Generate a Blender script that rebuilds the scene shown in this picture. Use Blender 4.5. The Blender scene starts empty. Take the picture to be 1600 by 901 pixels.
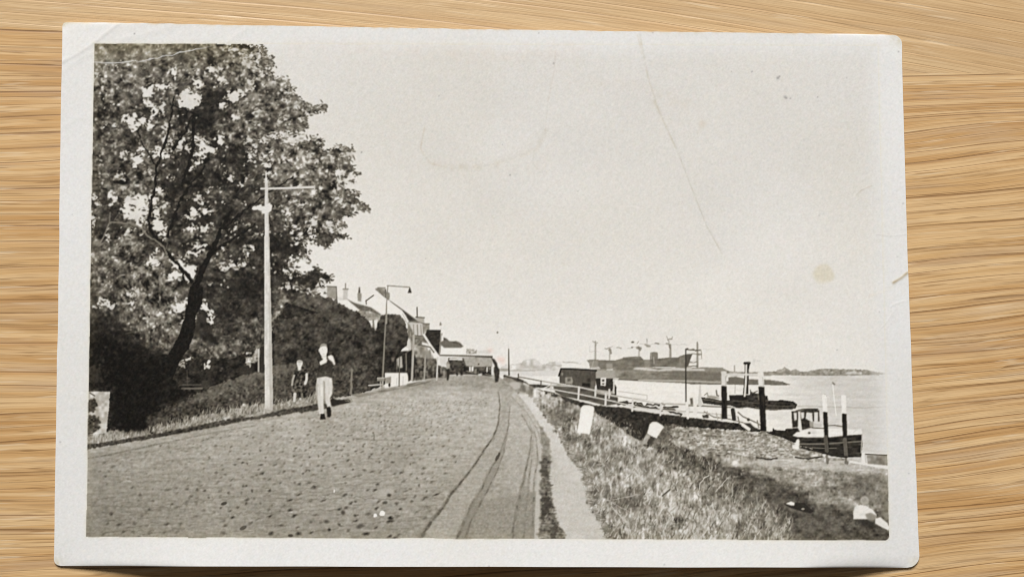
import bpy, math
import numpy as np
from mathutils import Vector

# ------------------------------------------------------------------ camera, light, exposure
W, H = 1600.0, 901.0
LENS = 35.0
FPX = LENS / 36.0 * W
CA, CB, CC, CX, CY, CZ = 0.05972102, -0.02792786, 0.00163838, -0.00083159, -0.00897951, 0.16330363
sc = bpy.context.scene
cam_data = bpy.data.cameras.new("camera")
cam = bpy.data.objects.new("camera", cam_data)
sc.collection.objects.link(cam)
cam_data.lens = LENS
cam_data.sensor_width = 36.0
cam_data.clip_start = 0.005
cam_data.clip_end = 50.0
cam.location = (CX, CY, CZ)
cam.rotation_mode = 'XYZ'
cam.rotation_euler = (CA, CB, CC)
sc.camera = cam

world = bpy.data.worlds.new("World")
sc.world = world
world.use_nodes = True
world.node_tree.nodes["Background"].inputs[0].default_value = (1.0, 0.97, 0.93, 1)
world.node_tree.nodes["Background"].inputs[1].default_value = 0.075
sc.view_settings.view_transform = 'Standard'
sc.view_settings.look = 'None'
sc.view_settings.exposure = 0.0
sc.view_settings.gamma = 1.0
sc.cycles.filter_width = 1.15


def area_light(name, loc, target, size, size_y, power, col):
    d = bpy.data.lights.new(name, 'AREA')
    d.shape = 'RECTANGLE'
    d.size, d.size_y = size, size_y
    d.energy = power
    d.color = col
    o = bpy.data.objects.new(name, d)
    sc.collection.objects.link(o)
    o.location = loc
    o.rotation_euler = (Vector(target) - Vector(loc)).to_track_quat('-Z', 'Y').to_euler()
    return o


area_light("window_light", (-0.16, 1.75, 1.16), (0, 0, 0), 1.0, 0.75, 72.0, (1.0, 0.992, 0.98))

# ------------------------------------------------------------------ photo frame <-> table plane
ca, sa = math.cos(CA), math.sin(CA)
cb, sb = math.cos(CB), math.sin(CB)
cc, sc_ = math.cos(CC), math.sin(CC)
RM = (np.array([[cc, -sc_, 0], [sc_, cc, 0], [0, 0, 1]]) @ np.array([[cb, 0, sb], [0, 1, 0], [-sb, 0, cb]])
      @ np.array([[1, 0, 0], [0, ca, -sa], [0, sa, ca]]))


def to_world(px, py, z):
    """point of the surface at height z, measured off the picture with the camera's own geometry"""
    d = np.stack([(px - W / 2) / FPX, -(py - H / 2) / FPX, -np.ones_like(px)], -1) @ RM.T
    t = (z - CZ) / d[..., 2]
    return np.stack([CX + t * d[..., 0], CY + t * d[..., 1], z + 0 * t], -1)


# ==PAINT==
# ------------------------------------------------------------------ the silver-gelatin print: a tone canvas
S = 2
X0, Y0, X1, Y1 = 120, 60, 1400, 850
CW, CH = (X1 - X0) * S, (Y1 - Y0) * S
r2 = np.random.default_rng(21)
GX, GY = np.meshgrid(X0 + (np.arange(CW) + .5) / S, Y0 + (np.arange(CH) + .5) / S)
GX = GX.astype(np.float32)
GY = GY.astype(np.float32)


def vnoise(sx, sy, seed, w=CW, h=CH, k=S):
    r = np.random.default_rng(seed)
    nx, ny = int(w / k / sx) + 3, int(h / k / sy) + 3
    g = r.standard_normal((ny, nx)).astype(np.float32)
    fx = np.arange(w, dtype=np.float32) / k / sx
    fy = np.arange(h, dtype=np.float32) / k / sy
    ix, iy = fx.astype(int), fy.astype(int)
    tx, ty = fx - ix, fy - iy
    tx, ty = tx * tx * (3 - 2 * tx), ty * ty * (3 - 2 * ty)
    a = g[iy][:, ix] * (1 - tx) + g[iy][:, ix + 1] * tx
    b = g[iy + 1][:, ix] * (1 - tx) + g[iy + 1][:, ix + 1] * tx
    return (a * (1 - ty[:, None]) + b * ty[:, None]) * 1.35


N1 = vnoise(1.3, 1.3, 1)
N2 = vnoise(2.6, 2.4, 2)
N4 = vnoise(5, 4.5, 3)
N8 = vnoise(10, 8, 4)
N16 = vnoise(20, 17, 5)
N32 = vnoise(42, 38, 6)
N80 = vnoise(110, 80, 7)
M2 = vnoise(2.4, 2.6, 8)
M4 = vnoise(4.5, 4.5, 9)
M8 = vnoise(9, 10, 10)
H4 = vnoise(9, 2.2, 11)
H8 = vnoise(26, 4, 12)
V4 = vnoise(2.4, 7, 13)
V8 = vnoise(4, 13, 14)

T = np.full((CH, CW), .86, np.float32)
ID = np.zeros((CH, CW), np.int16)
NAMES = ['photo_print']


def ident(name):
    NAMES.append(name)
    return len(NAMES) - 1


def blur(a, r):
    if r < 1:
        return a
    for ax in (0, 1):
        for _ in range(2):
            p = np.concatenate([np.repeat(a.take([0], ax), r + 1, ax), a, np.repeat(a.take([-1], ax), r, ax)], ax)
            c = np.cumsum(p, ax, dtype=np.float64)
            n = a.shape[ax]
            a = ((c.take(np.arange(2 * r + 1, 2 * r + 1 + n), ax) - c.take(np.arange(0, n), ax)) / (2 * r + 1)).astype(np.float32)
    return a


def window(x0, y0, x1, y1, pad):
    a = max(0, int((x0 - X0 - pad) * S)); b = min(CW, int((x1 - X0 + pad) * S) + 2)
    c = max(0, int((y0 - Y0 - pad) * S)); d = min(CH, int((y1 - Y0 + pad) * S) + 2)
    return slice(c, max(d, c + 1)), slice(a, max(b, a + 1))


def polymask(pts, win):
    x, y = GX[win], GY[win]
    m = np.zeros(x.shape, bool)
    xs, ys = x[0], y[:, 0]
    n = len(pts)
    for i in range(n):
        ax, ay = pts[i]; bx, by = pts[(i + 1) % n]
        if ay == by:
            continue
        lo, hi = (ay, by) if ay < by else (by, ay)
        rows = np.where((ys >= lo) & (ys < hi))[0]
        if len(rows) == 0:
            continue
        xc = ax + (ys[rows] - ay) * (bx - ax) / (by - ay)
        m[rows] ^= xs[None, :] >= xc[:, None]
    return m.astype(np.float32)


def warpmask(m, win, amp, n1, n2):
    if amp <= 0:
        return m
    h, w = m.shape
    yy, xx = np.mgrid[0:h, 0:w]
    dx = (n1[win] * amp * S).astype(int)
    dy = (n2[win] * amp * S).astype(int)
    return m[np.clip(yy + dy, 0, h - 1), np.clip(xx + dx, 0, w - 1)]


def put(win, m, tone, idn):
    t = T[win]
    if callable(tone):
        tone = tone(win)
    T[win] = t * (1 - m) + tone * m
    if idn is not None:
        ID[win][m > .5] = idn


def poly(pts, tone, idn=None, warp=0, soft=0, alpha=1., fine=False):
    p = np.array(pts, float)
    pad = warp * 4 + soft * 2 + 2
    win = window(p[:, 0].min(), p[:, 1].min(), p[:, 0].max(), p[:, 1].max(), pad)
    m = polymask(pts, win)
    if warp:
        m = warpmask(m, win, warp * .75, N4, M4)
        m = warpmask(m, win, warp * .5, N2, M2) if not fine else m
    if soft:
        m = blur(m, max(1, int(soft * S / 2)))
    put(win, m * alpha, tone, idn)


def line(pts, w, tone, idn=None, alpha=1., w2=None, wob=0, soft=.5):
    p = np.array(pts, float)
    w2 = w if w2 is None else w2
    win = window(p[:, 0].min(), p[:, 1].min(), p[:, 0].max(), p[:, 1].max(), max(w, w2) + 3 + wob * 3)
    x, y = GX[win], GY[win]
    if wob:
        x = x + N4[win] * wob
        y = y + M4[win] * wob
    m = np.zeros(x.shape, np.float32)
    L = np.r_[0, np.cumsum(np.hypot(*(np.diff(p, axis=0).T)))]
    for i in range(len(p) - 1):
        a, b = p[i], p[i + 1]
        d = b - a
        q = max((d ** 2).sum(), 1e-6)
        t = np.clip(((x - a[0]) * d[0] + (y - a[1]) * d[1]) / q, 0, 1)
        dist = np.hypot(x - a[0] - t * d[0], y - a[1] - t * d[1])
        ww = w + (w2 - w) * (L[i] + t * (L[i + 1] - L[i])) / max(L[-1], 1e-6)
        m = np.maximum(m, np.clip((ww / 2 - dist) / soft + .5, 0, 1) * np.minimum(1, ww / .8))
    put(win, m * alpha, tone, idn)


def blob(cx, cy, rx, ry, tone, idn=None, rot=0, warp=0, soft=.8, alpha=1.):
    R = max(rx, ry)
    win = window(cx - R, cy - R, cx + R, cy + R, warp * 4 + 3)
    x, y = GX[win] - cx, GY[win] - cy
    if warp:
        x = x + (N4[win] * .8 + N2[win] * .5) * warp
        y = y + (M4[win] * .8 + M2[win] * .5) * warp
    c, s = math.cos(rot), math.sin(rot)
    u, v = (x * c + y * s) / rx, (-x * s + y * c) / ry
    r = np.hypot(u, v)
    m = np.clip((1 - r) * min(rx, ry) / soft + .5, 0, 1)
    put(win, m * alpha, tone, idn)


def rect(x0, y0, x1, y1, tone, idn=None, **k):
    poly([(x0, y0), (x1, y0), (x1, y1), (x0, y1)], tone, idn, **k)


def zc(ox, oy, k, pts):
    return [(ox + a / k, oy + b / k) for a, b in pts]


def noisy(base, *terms):
    def f(win):
        t = np.full(T[win].shape, base, np.float32) if not isinstance(base, np.ndarray) else base[win].copy()
        for n, a in terms:
            t = t + n[win] * a
        return t
    return f


SKY = .865
# sky: slightly greyer above, lighter towards the horizon
T[:] = .882 + .036 * np.clip((GY - 250) / 300, 0, 1) + .012 * np.exp(-((GX - 520) / 130) ** 2) + N80 * .004
SKYT = T.copy()

# --- water ----------------------------------------------------------------
WATER = ident('river')
wat = .912 - .095 * np.clip((GX - 1180) / 120, 0, 1) + H8 * .010 + H4 * .008
poly([(770, 586), (1000, 586), (1395, 585.5), (1395, 740), (770, 740)], lambda w: wat[w], WATER)
rect(770, 577, 905, 587, .84, WATER, soft=1)
for yy, a, b in ((592, 1240, 1395), (603, 1250, 1395), (617, 1245, 1395), (655, 1360, 1395)):
    line([(a, yy), (b, yy + 1)], 1.6, .78, alpha=.4, wob=1)
line([(1245, 634), (1290, 635), (1350, 636.5), (1384, 635)], 2.4, .68, alpha=.6, wob=.25)

# --- far bank ---------------------------------------------------------------
FAR = FARB = ident('far_bank')
far = noisy(.755, (N4, .03), (N8, .02))
poly(zc(800, 520, 7.5, [(-60, 375), (60, 355), (115, 350), (150, 320), (200, 300), (270, 302), (320, 335), (345, 370), (400, 360), (440, 340), (500, 330),
                        (560, 325), (640, 330), (760, 345), (850, 370), (880, 440), (500, 430), (350, 440), (0, 440), (-130, 440), (-130, 390)]), far, FAR, warp=1.0, alpha=.85)
poly(zc(800, 520, 7.5, [(0, 375), (40, 380), (45, 420), (0, 420)]), .87, FAR, soft=1)
poly(zc(800, 520, 7.5, [(590, 360), (700, 345), (850, 375), (900, 420), (600, 400)]), .84, FAR, soft=1)
line(zc(800, 520, 7.5, [(600, 340), (760, 345)]), 1.2, .66, FAR, alpha=.6)
line(zc(800, 520, 7.5, [(-130, 440), (270, 440)]), 1.6, .68, FAR, alpha=.8)
line(zc(800, 520, 7.5, [(400, 370), (580, 385)]), 2.5, .70, FAR, alpha=.6, wob=1)
# wooded shore on the right, from the dyke to the edge
FAR = ident('wooded_shore')
poly([(1130, 579), (1165, 581), (1212, 580), (1216, 577), (1222, 576), (1226, 573), (1231, 576), (1235, 579), (1243, 576), (1250, 580), (1262, 580), (1275, 577),
      (1290, 575.5), (1310, 576), (1335, 576.5), (1355, 578), (1372, 581), (1384, 582), (1384, 584.5), (1372, 586), (1300, 586.5), (1200, 586), (1120, 586)], noisy(.60, (N2, .035), (N4, .03)), FAR, warp=.5)
poly([(1322, 582), (1335, 579), (1341, 582), (1346, 580), (1347, 584), (1322, 584)], .82, FAR, soft=1, alpha=.8)

# --- shipyard: hull on the slip and its cranes ---------------------------------
CR = 0


def crane(mx, top, base, jibs, t=.62, w=1.5):
    global CR
    CR = ident('shipyard_crane')
    line([(mx, top), (mx, base)], w, t, CR, alpha=.85, w2=w + 1)
    for yy in np.arange(top + 2, base, 3.0):
        line([(mx - 1.4 - w * .4, yy + 1.5), (mx + 1.4 + w * .4, yy)], .8, t + .08, CR, alpha=.6)
    for (ax, ay, bx, by, ww, tt) in jibs:
        line([(ax, ay), (bx, by)], ww, tt, CR, alpha=.8, wob=.5)


q = lambda *a: [(900 + x / 6.93, 500 + y / 6.93) for x, y in a]
crane(930.3, 533, 562, [(926, 533.5, 933, 535, 2, .66), (921, 549.5, 935, 549, 1.2, .72), (921.5, 541, 921.5, 549, 1, .74), (930, 534, 930.5, 541, 2.2, .6)], .64, 2.2)
crane(952.5, 545, 562, [(945, 544.5, 953, 543, 2, .58), (953, 546, 954.5, 551, 3, .52), (953, 543, 957, 540.5, 1, .7)], .68)
crane(998.5, 542, 556, [(995, 543, 1001, 543, 2.6, .5), (996, 537, 996.5, 533, 1.4, .6), (980, 544, 998, 541, 1, .72), (998, 543, 999, 546, 3, .5), (964, 543, 971, 543.5, 2, .65)], .68)
crane(1011, 530, 541, [(1008, 538, 1015, 540, 3, .56), (1011, 529, 1011, 532, 1.6, .6), (1000, 537.5, 1030, 537, 1, .72), (1013, 541, 1016, 541, 1.6, .6)], .7, 1.2)
crane(1047.5, 538, 558, [(1040, 536.5, 1048, 537.5, 2.2, .5), (1042, 524, 1044, 531, 1.2, .6), (1044, 530, 1049, 530, 2.6, .55), (1049, 529, 1051, 526, 1, .6), (1024, 536.5, 1029, 537, 2.6, .5),
                         (1030, 537, 1074, 538, 1, .74), (1043, 531, 1047, 538, 1.6, .6), (1047, 538, 1048, 542, 3.4, .5)], .55, 2.6)
blob(988.5, 534.2, 2.4, 1.2, .33, CR)
blob(987.6, 542.5, 1.8, 1.2, .5, CR)
crane(1089.8, 536, 574, [(1083, 547, 1094, 547, 2.6, .48), (1089.5, 535, 1089.5, 545, 2.2, .55), (1073, 546, 1094, 546.5, 1.2, .5), (1080, 552.6, 1096, 553, 1.5, .45), (1095.5, 547, 1095.7, 559, 1.3, .52),
                       (1078, 566, 1089, 566.5, 1.6, .5), (1075, 572, 1090, 572, 2, .35), (1094, 545, 1118, 545, .8, .76), (1079, 565, 1095, 560, .8, .7)], .5, 2)
HULL = ident('ship')
poly(q((115, 430), (180, 425), (285, 430), (420, 435), (510, 410), (620, 400), (705, 398), (735, 428), (800, 425), (805, 350), (845, 342), (885, 350), (888, 415),
       (1000, 403), (1100, 402), (1150, 378), (1205, 365), (1262, 362), (1240, 420), (1215, 500), (1190, 520), (1000, 505), (880, 505), (780, 510), (640, 515), (520, 515), (400, 525), (270, 528), (240, 500), (150, 520), (145, 470)),
     noisy(.475, (H4, .02), (N4, .02)), HULL, warp=.25)
poly(q((240, 435), (240, 505), (270, 528), (150, 520), (145, 470), (130, 435)), .62, HULL, alpha=.7, soft=1)
poly(q((735, 432), (800, 428), (800, 500), (740, 505)), .58, HULL, alpha=.7, soft=1)
poly(q((330, 470), (395, 470), (395, 520), (330, 520)), .66, HULL, alpha=.7, soft=1)
poly(q((820, 350), (885, 352), (885, 410), (830, 420)), .50, HULL, alpha=.9, soft=.5)
line(q((815, 350), (815, 420)), 1.3, .66, HULL)
line(q((840, 400), (845, 470)), 1.6, .64, HULL)
poly(q((1020, 425), (1110, 418), (1115, 465), (1000, 470)), .40, HULL, alpha=.8, soft=1)
line(q((1130, 385), (1130, 480)), 2.2, .55, HULL, alpha=.5)
poly(q((1195, 372), (1255, 366), (1235, 425), (1212, 495), (1190, 515)), .34, HULL, soft=1)
line(q((510, 425), (720, 420)), 1.2, .36, HULL, alpha=.6)
line(q((510, 405), (640, 396), (700, 396)), 1.4, .36, HULL, alpha=.7)
line(q((150, 500), (240, 520)), 1, .75, HULL, alpha=.6)
line(q((190, 440), (170, 520)), 1, .75, HULL, alpha=.6)

# --- the dyke in front of the shipyard ---------------------------------------
DYKE = ident('dyke')
dy = noisy(.50, (H4, .025), (H8, .02), (N2, .015))
poly([(925, 577), (975, 574), (990, 573), (1012, 574), (1062, 575), (1100, 573.5), (1128, 574.5), (1140, 580), (1130, 598), (1080, 599), (1000, 595), (960, 592), (925, 590)], dy, DYKE, soft=.5)
poly([(925, 577), (960, 576), (975, 580), (960, 592), (925, 590)], .62, DYKE, soft=2, alpha=.7)
poly(q((330, 530), (400, 528), (400, 540), (330, 540)), .86, DYKE, soft=1)
poly(q((610, 530), (650, 508), (760, 512), (900, 535), (960, 520), (1180, 520), (1420, 525), (1400, 548), (1050, 545), (900, 553), (760, 545)), .80, DYKE, soft=1, alpha=.9)
poly(q((1380, 512), (1594, 512), (1594, 560), (1400, 548)), .56, DYKE, soft=1)
poly(q((1000, 560), (1560, 560), (1570, 650), (1000, 645)), .42, DYKE, soft=3, alpha=.55)
poly(q((205, 540), (420, 545), (430, 620), (210, 605)), .66, DYKE, soft=2, alpha=.8)
line(q((460, 640), (780, 655), (1000, 650)), 1.6, .30, DYKE, alpha=.85)
line(q((210, 610), (300, 618), (460, 632)), 2, .76, DYKE)
# low spit behind the mooring posts
poly([(1040, 593), (1130, 595), (1210, 594), (1222, 596), (1236, 600.5), (1228, 601.5), (1130, 600.5), (1080, 600)], noisy(.46, (N2, .03)), DYKE, warp=.3)
line([(998, 593.5), (1060, 594.5), (1125, 597)], 2.6, .72, DYKE, alpha=.85)
poly([(1138, 589), (1150, 588), (1170, 592), (1205, 593), (1205, 600), (1138, 600)], .43, DYKE, soft=1)
rect(1142, 584.5, 1205, 587.2, .55, FAR, soft=1, alpha=.6)
BUOY = ident('beacon')
poly([(1145, 580.5), (1150.5, 580.5), (1152, 587), (1143.5, 587)], .72, BUOY, soft=.5)
line([(1147.6, 571), (1147.8, 580)], 2, .62, BUOY, alpha=.8)

# --- grassy bank right of the road --------------------------------------------
BANK = ident('grass_bank')
bank_pts = [(786, 590), (800, 588), (818, 595), (838, 606), (870, 618), (900, 630), (935, 636), (980, 640), (1020, 646), (1060, 650), (1120, 656), (1158, 664),
            (1200, 673), (1245, 694), (1290, 714), (1320, 716), (1395, 735), (1395, 848), (930, 848), (850, 700), (786, 600)]
gb = .615 + .045 * np.exp(-((GX - 1040) / 90) ** 2 - ((GY - 815) / 40) ** 2) + N32 * .025 + N16 * .045 + N8 * .05 + M4 * .05 + V8 * .05 + V4 * .05 + N2 * .03
gb = gb + .05 * np.clip((GX - 860) / 200, 0, 1) * np.clip((760 - GY) / 60, 0, 1)
poly(bank_pts, lambda w: gb[w], BANK)
# shaded patches
dk = lambda base, a=1.: noisy(base, (N4, .035 * a), (M2, .03 * a), (N8, .03 * a), (H4, .02 * a))
# dark belt under the gangway
poly([(838, 606), (860, 612), (884, 620), (930, 633), (985, 637), (1022, 645), (1060, 649), (1100, 655), (1158, 662), (1196, 672), (1160, 668), (1120, 666), (1060, 668), (1030, 668), (1026, 690), (1010, 700), (1000, 690),
      (975, 672), (950, 655), (928, 645), (905, 634), (880, 624), (855, 615)], noisy(.225, (N4, .02), (M2, .02), (H8, .01)), BANK, warp=.7, soft=.8)
poly([(1030, 664), (1060, 662), (1050, 690), (1080, 705), (1120, 722), (1140, 735), (1110, 738), (1060, 715), (1020, 690)], dk(.38), BANK, warp=3, soft=1)
poly([(1010, 690), (1040, 695), (1100, 718), (1150, 735), (1200, 742), (1260, 765), (1320, 790), (1395, 800), (1395, 848), (1240, 848), (1200, 830), (1150, 790), (1100, 755), (1050, 730)], dk(.375), BANK, warp=4, soft=2)
poly([(1060, 708), (1110, 722), (1150, 730), (1200, 745), (1235, 762), (1255, 775), (1225, 778), (1170, 752), (1120, 738)], dk(.35), BANK, warp=3, soft=2)
poly([(1200, 760), (1250, 772), (1330, 800), (1395, 815), (1395, 848), (1230, 848), (1180, 820)], dk(.33, .8), BANK, warp=4, soft=4)
poly([(1240, 790), (1310, 800), (1330, 848), (1250, 848)], dk(.40, .6), BANK, warp=4, soft=4, alpha=.6)
poly([(1290, 735), (1350, 740), (1395, 745), (1395, 805), (1370, 790), (1300, 775), (1255, 762)], dk(.46), BANK, warp=3, soft=4, alpha=.9)
poly([(1160, 722), (1200, 724), (1260, 728), (1330, 738), (1340, 752), (1290, 762), (1240, 758), (1180, 738)], dk(.60, 1.3), BANK, warp=4, soft=3)
poly([(1265, 770), (1300, 765), (1335, 775), (1340, 785), (1290, 788), (1260, 782)], dk(.62, 1.3), BANK, warp=3, soft=2, alpha=.8)
poly([(1260, 768), (1310, 772), (1345, 795), (1330, 800), (1290, 785)], dk(.5), BANK, warp=3, soft=3, alpha=.5)
poly([(880, 668), (915, 685), (905, 700), (880, 690)], dk(.40), BANK, warp=3, soft=2, alpha=.8)
poly([(858, 645), (880, 640), (902, 648), (905, 662), (880, 664), (862, 668)], dk(.42), BANK, warp=3, soft=2, alpha=.85)
poly([(872, 685), (900, 678), (918, 688), (912, 694), (885, 700)], dk(.44), BANK, warp=2, soft=1, alpha=.8)
poly([(892, 715), (918, 708), (935, 718), (930, 730), (905, 732)], dk(.46), BANK, warp=3, soft=2, alpha=.8)
poly([(940, 700), (972, 700), (965, 732), (945, 732)], dk(.50), BANK, warp=3, soft=2, alpha=.6)
poly([(1000, 720), (1022, 718), (1026, 738), (1005, 742)], dk(.42), BANK, warp=3, soft=2, alpha=.7)
poly([(918, 765), (935, 755), (958, 760), (950, 778), (925, 778)], dk(.40), BANK, warp=2, soft=1.5, alpha=.85)
poly([(952, 770), (1000, 762), (1030, 776), (1015, 795), (985, 800), (960, 790)], dk(.44), BANK, warp=4, soft=2, alpha=.85)
poly([(925, 795), (950, 797), (945, 812), (930, 808)], dk(.36), BANK, warp=1.5, soft=1.5, alpha=.85)
poly([(940, 820), (975, 822), (978, 845), (945, 845)], dk(.38), BANK, warp=3, soft=1.5, alpha=.9)
poly([(985, 810), (1010, 790), (1000, 835), (985, 845)], dk(.5), BANK, warp=4, soft=2, alpha=.6)
poly([(1055, 808), (1075, 802), (1072, 820), (1050, 838), (1042, 835)], dk(.34), BANK, warp=2, soft=1.5, alpha=.9)
poly([(1140, 830), (1240, 815), (1240, 848), (1140, 848)], dk(.47), BANK, warp=5, soft=3, alpha=.8)
poly([(1140, 762), (1200, 780), (1220, 820), (1170, 812), (1130, 790)], dk(.44), BANK, warp=5, soft=4, alpha=.8)
for (x, y, rx, ry, t) in ((1050, 668, 22, 6, .40), (1085, 672, 28, 5, .48), (1130, 672, 26, 5, .46), (1165, 676, 22, 5, .46), (1046, 680, 12, 8, .38), (990, 696, 10, 5, .5), (958, 672, 12, 6, .56), (928, 655, 10, 5, .6), (1070, 660, 20, 3, .28), (1120, 663, 20, 3, .27)):
    blob(x, y, rx, ry, noisy(t, (V4, .06), (N2, .04)), BANK, warp=3, soft=4, alpha=.7)
# light tufts
for (x, y, rx, ry, t) in ((1015, 772, 6, 10, .78), (1010, 780, 4, 6, .8), (1120, 752, 8, 9, .76), (1111, 748, 3, 9, .74), (1140, 758, 2, 12, .7), (1000, 690, 8, 5, .74), (978, 672, 5, 3, .74),
                          (940, 726, 5, 7, .74), (985, 738, 9, 8, .78), (1068, 795, 14, 12, .74), (1020, 812, 10, 14, .74), (1055, 828, 9, 10, .70), (1110, 795, 6, 12, .74), (1180, 818, 8, 10, .68), (1168, 828, 5, 12, .66),
                          (930, 795, 4, 6, .85), (860, 625, 16, 7, .78), (850, 616, 12, 6, .80), (925, 660, 18, 9, .74), (905, 672, 14, 6, .72), (960, 690, 12, 9, .72), (1150, 700, 3, 2, .8), (1158, 739, 3.5, 1.8, .85),
                          (1080, 745, 12, 9, .68), (1040, 745, 14, 8, .70), (1215, 830, 5, 9, .62)):
    blob(x, y, rx, ry, noisy(t, (V4, .05), (N2, .03)), BANK, warp=3, soft=3, alpha=.75)
for i in range(420):
    x, y = r2.uniform(860, 1230), r2.uniform(640, 846)
    if x < 862 + (y - 640) * .44 or y < 645 + (x - 900) * .36 or (x - 1050) > (y - 690) * 1.4:
        continue
    k = (y - 580) / 260
    d = r2.normal(.02, .10)
    blob(x, y, r2.uniform(3, 8) * k, r2.uniform(3, 10) * k, lambda w, d=d: np.clip(T[w] + d + V4[w] * .02, .25, .86), None, rot=r2.normal(.1, .3), warp=1.6, soft=3)
# individual blades and seed heads in the near grass
for i in range(5200):
    x = r2.uniform(870, 1240); y = r2.uniform(640, 846)
    if x < 858 + (y - 640) * .42 or y < 640 + (x - 900) * .33 - 5 or (x - 1060) > (y - 690) * 1.5:
        continue
    k = (y - 600) / 240
    L = r2.uniform(3, 12) * k + 1
    a = r2.normal(.12, .38)
    cur = r2.normal(0, .2)
    tt = float(np.clip(r2.normal(.64 if N16[int((y - Y0) * S), int((x - X0) * S)] > -.3 else .48, .17), .25, .90))
    line([(x, y), (x + L * math.sin(a) * .6, y - L * .6), (x + L * math.sin(a + cur), y - L)], .9 + k * 1.2, tt, None, alpha=r2.uniform(.3, .75), w2=.6)
for (a, b, c) in (([(1092, 768), (1094, 755), (1100, 746), (1108, 742)], 1.4, .82), ([(955, 790), (975, 812)], 1.3, .78), ([(938, 775), (985, 800)], .9, .72), ([(945, 782), (1000, 772)], .9, .72),
                  ([(1118, 768), (1138, 745)], 1.2, .78), ([(1185, 792), (1182, 776)], 1.2, .62), ([(1143, 776), (1145, 756)], 1.2, .74), ([(920, 803), (924, 792), (932, 788)], 1.6, .87)):
    line(a, b, c, BANK, wob=.3)
line([(1035, 774), (1047, 764)], 2.4, .36, BANK)
# object lying in the grass
LYING = ident('dark_bundle')
poly(zc(1150, 700, 4.48, [(330, 385), (370, 372), (410, 380), (480, 378), (500, 400), (545, 440), (520, 455), (440, 435), (380, 415)]), .20, LYING, soft=1)
poly(zc(1150, 700, 4.48, [(345, 385), (385, 370), (410, 380), (408, 400), (385, 398)]), .86, LYING, soft=1)
blob(1254.6, 794.5, 2.6, 1.6, .6, LYING)

# cobbled slipway and its sandy foot
SLIP = ident('slipway')
sl = noisy(.645, (H4, .055), (M2, .06), (N4, .05))
poly([(1040, 672), (1060, 667), (1130, 667), (1180, 672), (1210, 681), (1245, 697), (1262, 708), (1290, 716), (1262, 720), (1225, 719), (1190, 713), (1160, 712), (1120, 708), (1090, 700), (1060, 690)], sl, SLIP, warp=1.2)
poly([(1150, 690), (1200, 685), (1240, 700), (1245, 712), (1200, 710), (1140, 705)], noisy(.68, (M2, .06), (H4, .05)), SLIP, soft=3, alpha=.8)
poly([(1215, 712), (1240, 714), (1270, 722), (1330, 716), (1395, 740), (1300, 735), (1240, 730), (1160, 724), (1190, 716)], noisy(.74, (H4, .03), (M2, .02)), SLIP, warp=1.5, soft=1)
for i in range(420):
    x, y = r2.uniform(1060, 1245), r2.uniform(672, 714)
    if ID[int((y - Y0) * S), int((x - X0) * S)] != SLIP:
        continue
    line([(x, y), (x + r2.uniform(1.5, 5), y + r2.uniform(-.8, .8))], r2.uniform(.8, 1.5), .36 if r2.uniform() < .62 else .84, None, alpha=r2.uniform(.35, .8))
line([(1182, 714), (1200, 717), (1214, 716)], 2.8, .30, SLIP, wob=.4)
poly([(1236, 700), (1262, 698), (1285, 708), (1285, 713), (1262, 716), (1240, 708)], noisy(.62, (H4, .08), (M2, .05)), SLIP, warp=1)
line([(1243, 714), (1262, 716.5), (1285, 712.5)], 2.2, .24, SLIP, wob=.2)

# --- sandy path and brick road -----------------------------------------------
PATH = ident('footpath')
ptb = .775 + .075 * np.clip((740 - GY) / 110, 0, 1) + N16 * .010 + N2 * .010 + H8 * .006
pth = lambda w: ptb[w]
poly([(806, 610), (822, 612), (832, 622), (849, 647), (871, 678), (890, 716), (910, 738), (915, 772), (922, 795), (940, 820), (947, 848), (840, 848), (846, 700), (832, 650), (812, 622)], pth, PATH, warp=2.2, soft=1.4)
poly([(803, 618), (812, 626), (830, 648), (848, 670), (858, 686), (861, 710), (860, 742), (846, 742), (847, 697), (840, 672), (824, 645)], noisy(.56, (M4, .03), (N2, .02)), BANK, warp=1.2, soft=2)
poly([(785, 592), (800, 590), (816, 600), (830, 614), (806, 614), (798, 612)], .56, BANK, soft=3, alpha=.8)
blob(804, 602, 10, 6, .74, BANK, soft=3)
poly(zc(660, 500, 7.51, [(1150, 760), (1200, 760), (1215, 840), (1180, 845)]), .40, BANK, soft=2, alpha=.8)
poly(zc(660, 500, 7.51, [(960, 640), (1020, 655), (1130, 690), (1190, 730), (1110, 720), (1040, 680), (950, 665)]), .28, BANK, soft=1)

ROAD = ident('road')
rd = .612 - .04 * np.clip((GY - 770) / 70, 0, 1) + .095 * np.clip((770 - GY) / 130, 0, 1) - .10 * np.clip((616 - GY) / 14, 0, 1) + .03 * np.clip((GX - 560) / 200, 0, 1) - .055 * np.clip((340 - GX) / 200, 0, 1) * np.clip((GY - 690) / 80, 0, 1) + N2 * .014 + M4 * .012 + H4 * .018 + H8 * .010 + N32 * .010
road_pts = [(134, 702), (180, 695), (250, 681), (320, 668), (380, 658), (440, 645), (500, 634), (560, 618), (600, 607), (640, 598), (680, 591), (700, 586), (775, 585), (786, 592), (800, 604), (812, 618), (824, 633),
            (835, 650), (843, 668), (847, 700), (845, 753), (842, 848), (130, 848)]
poly(road_pts, lambda w: rd[w], ROAD, soft=.5)
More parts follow.
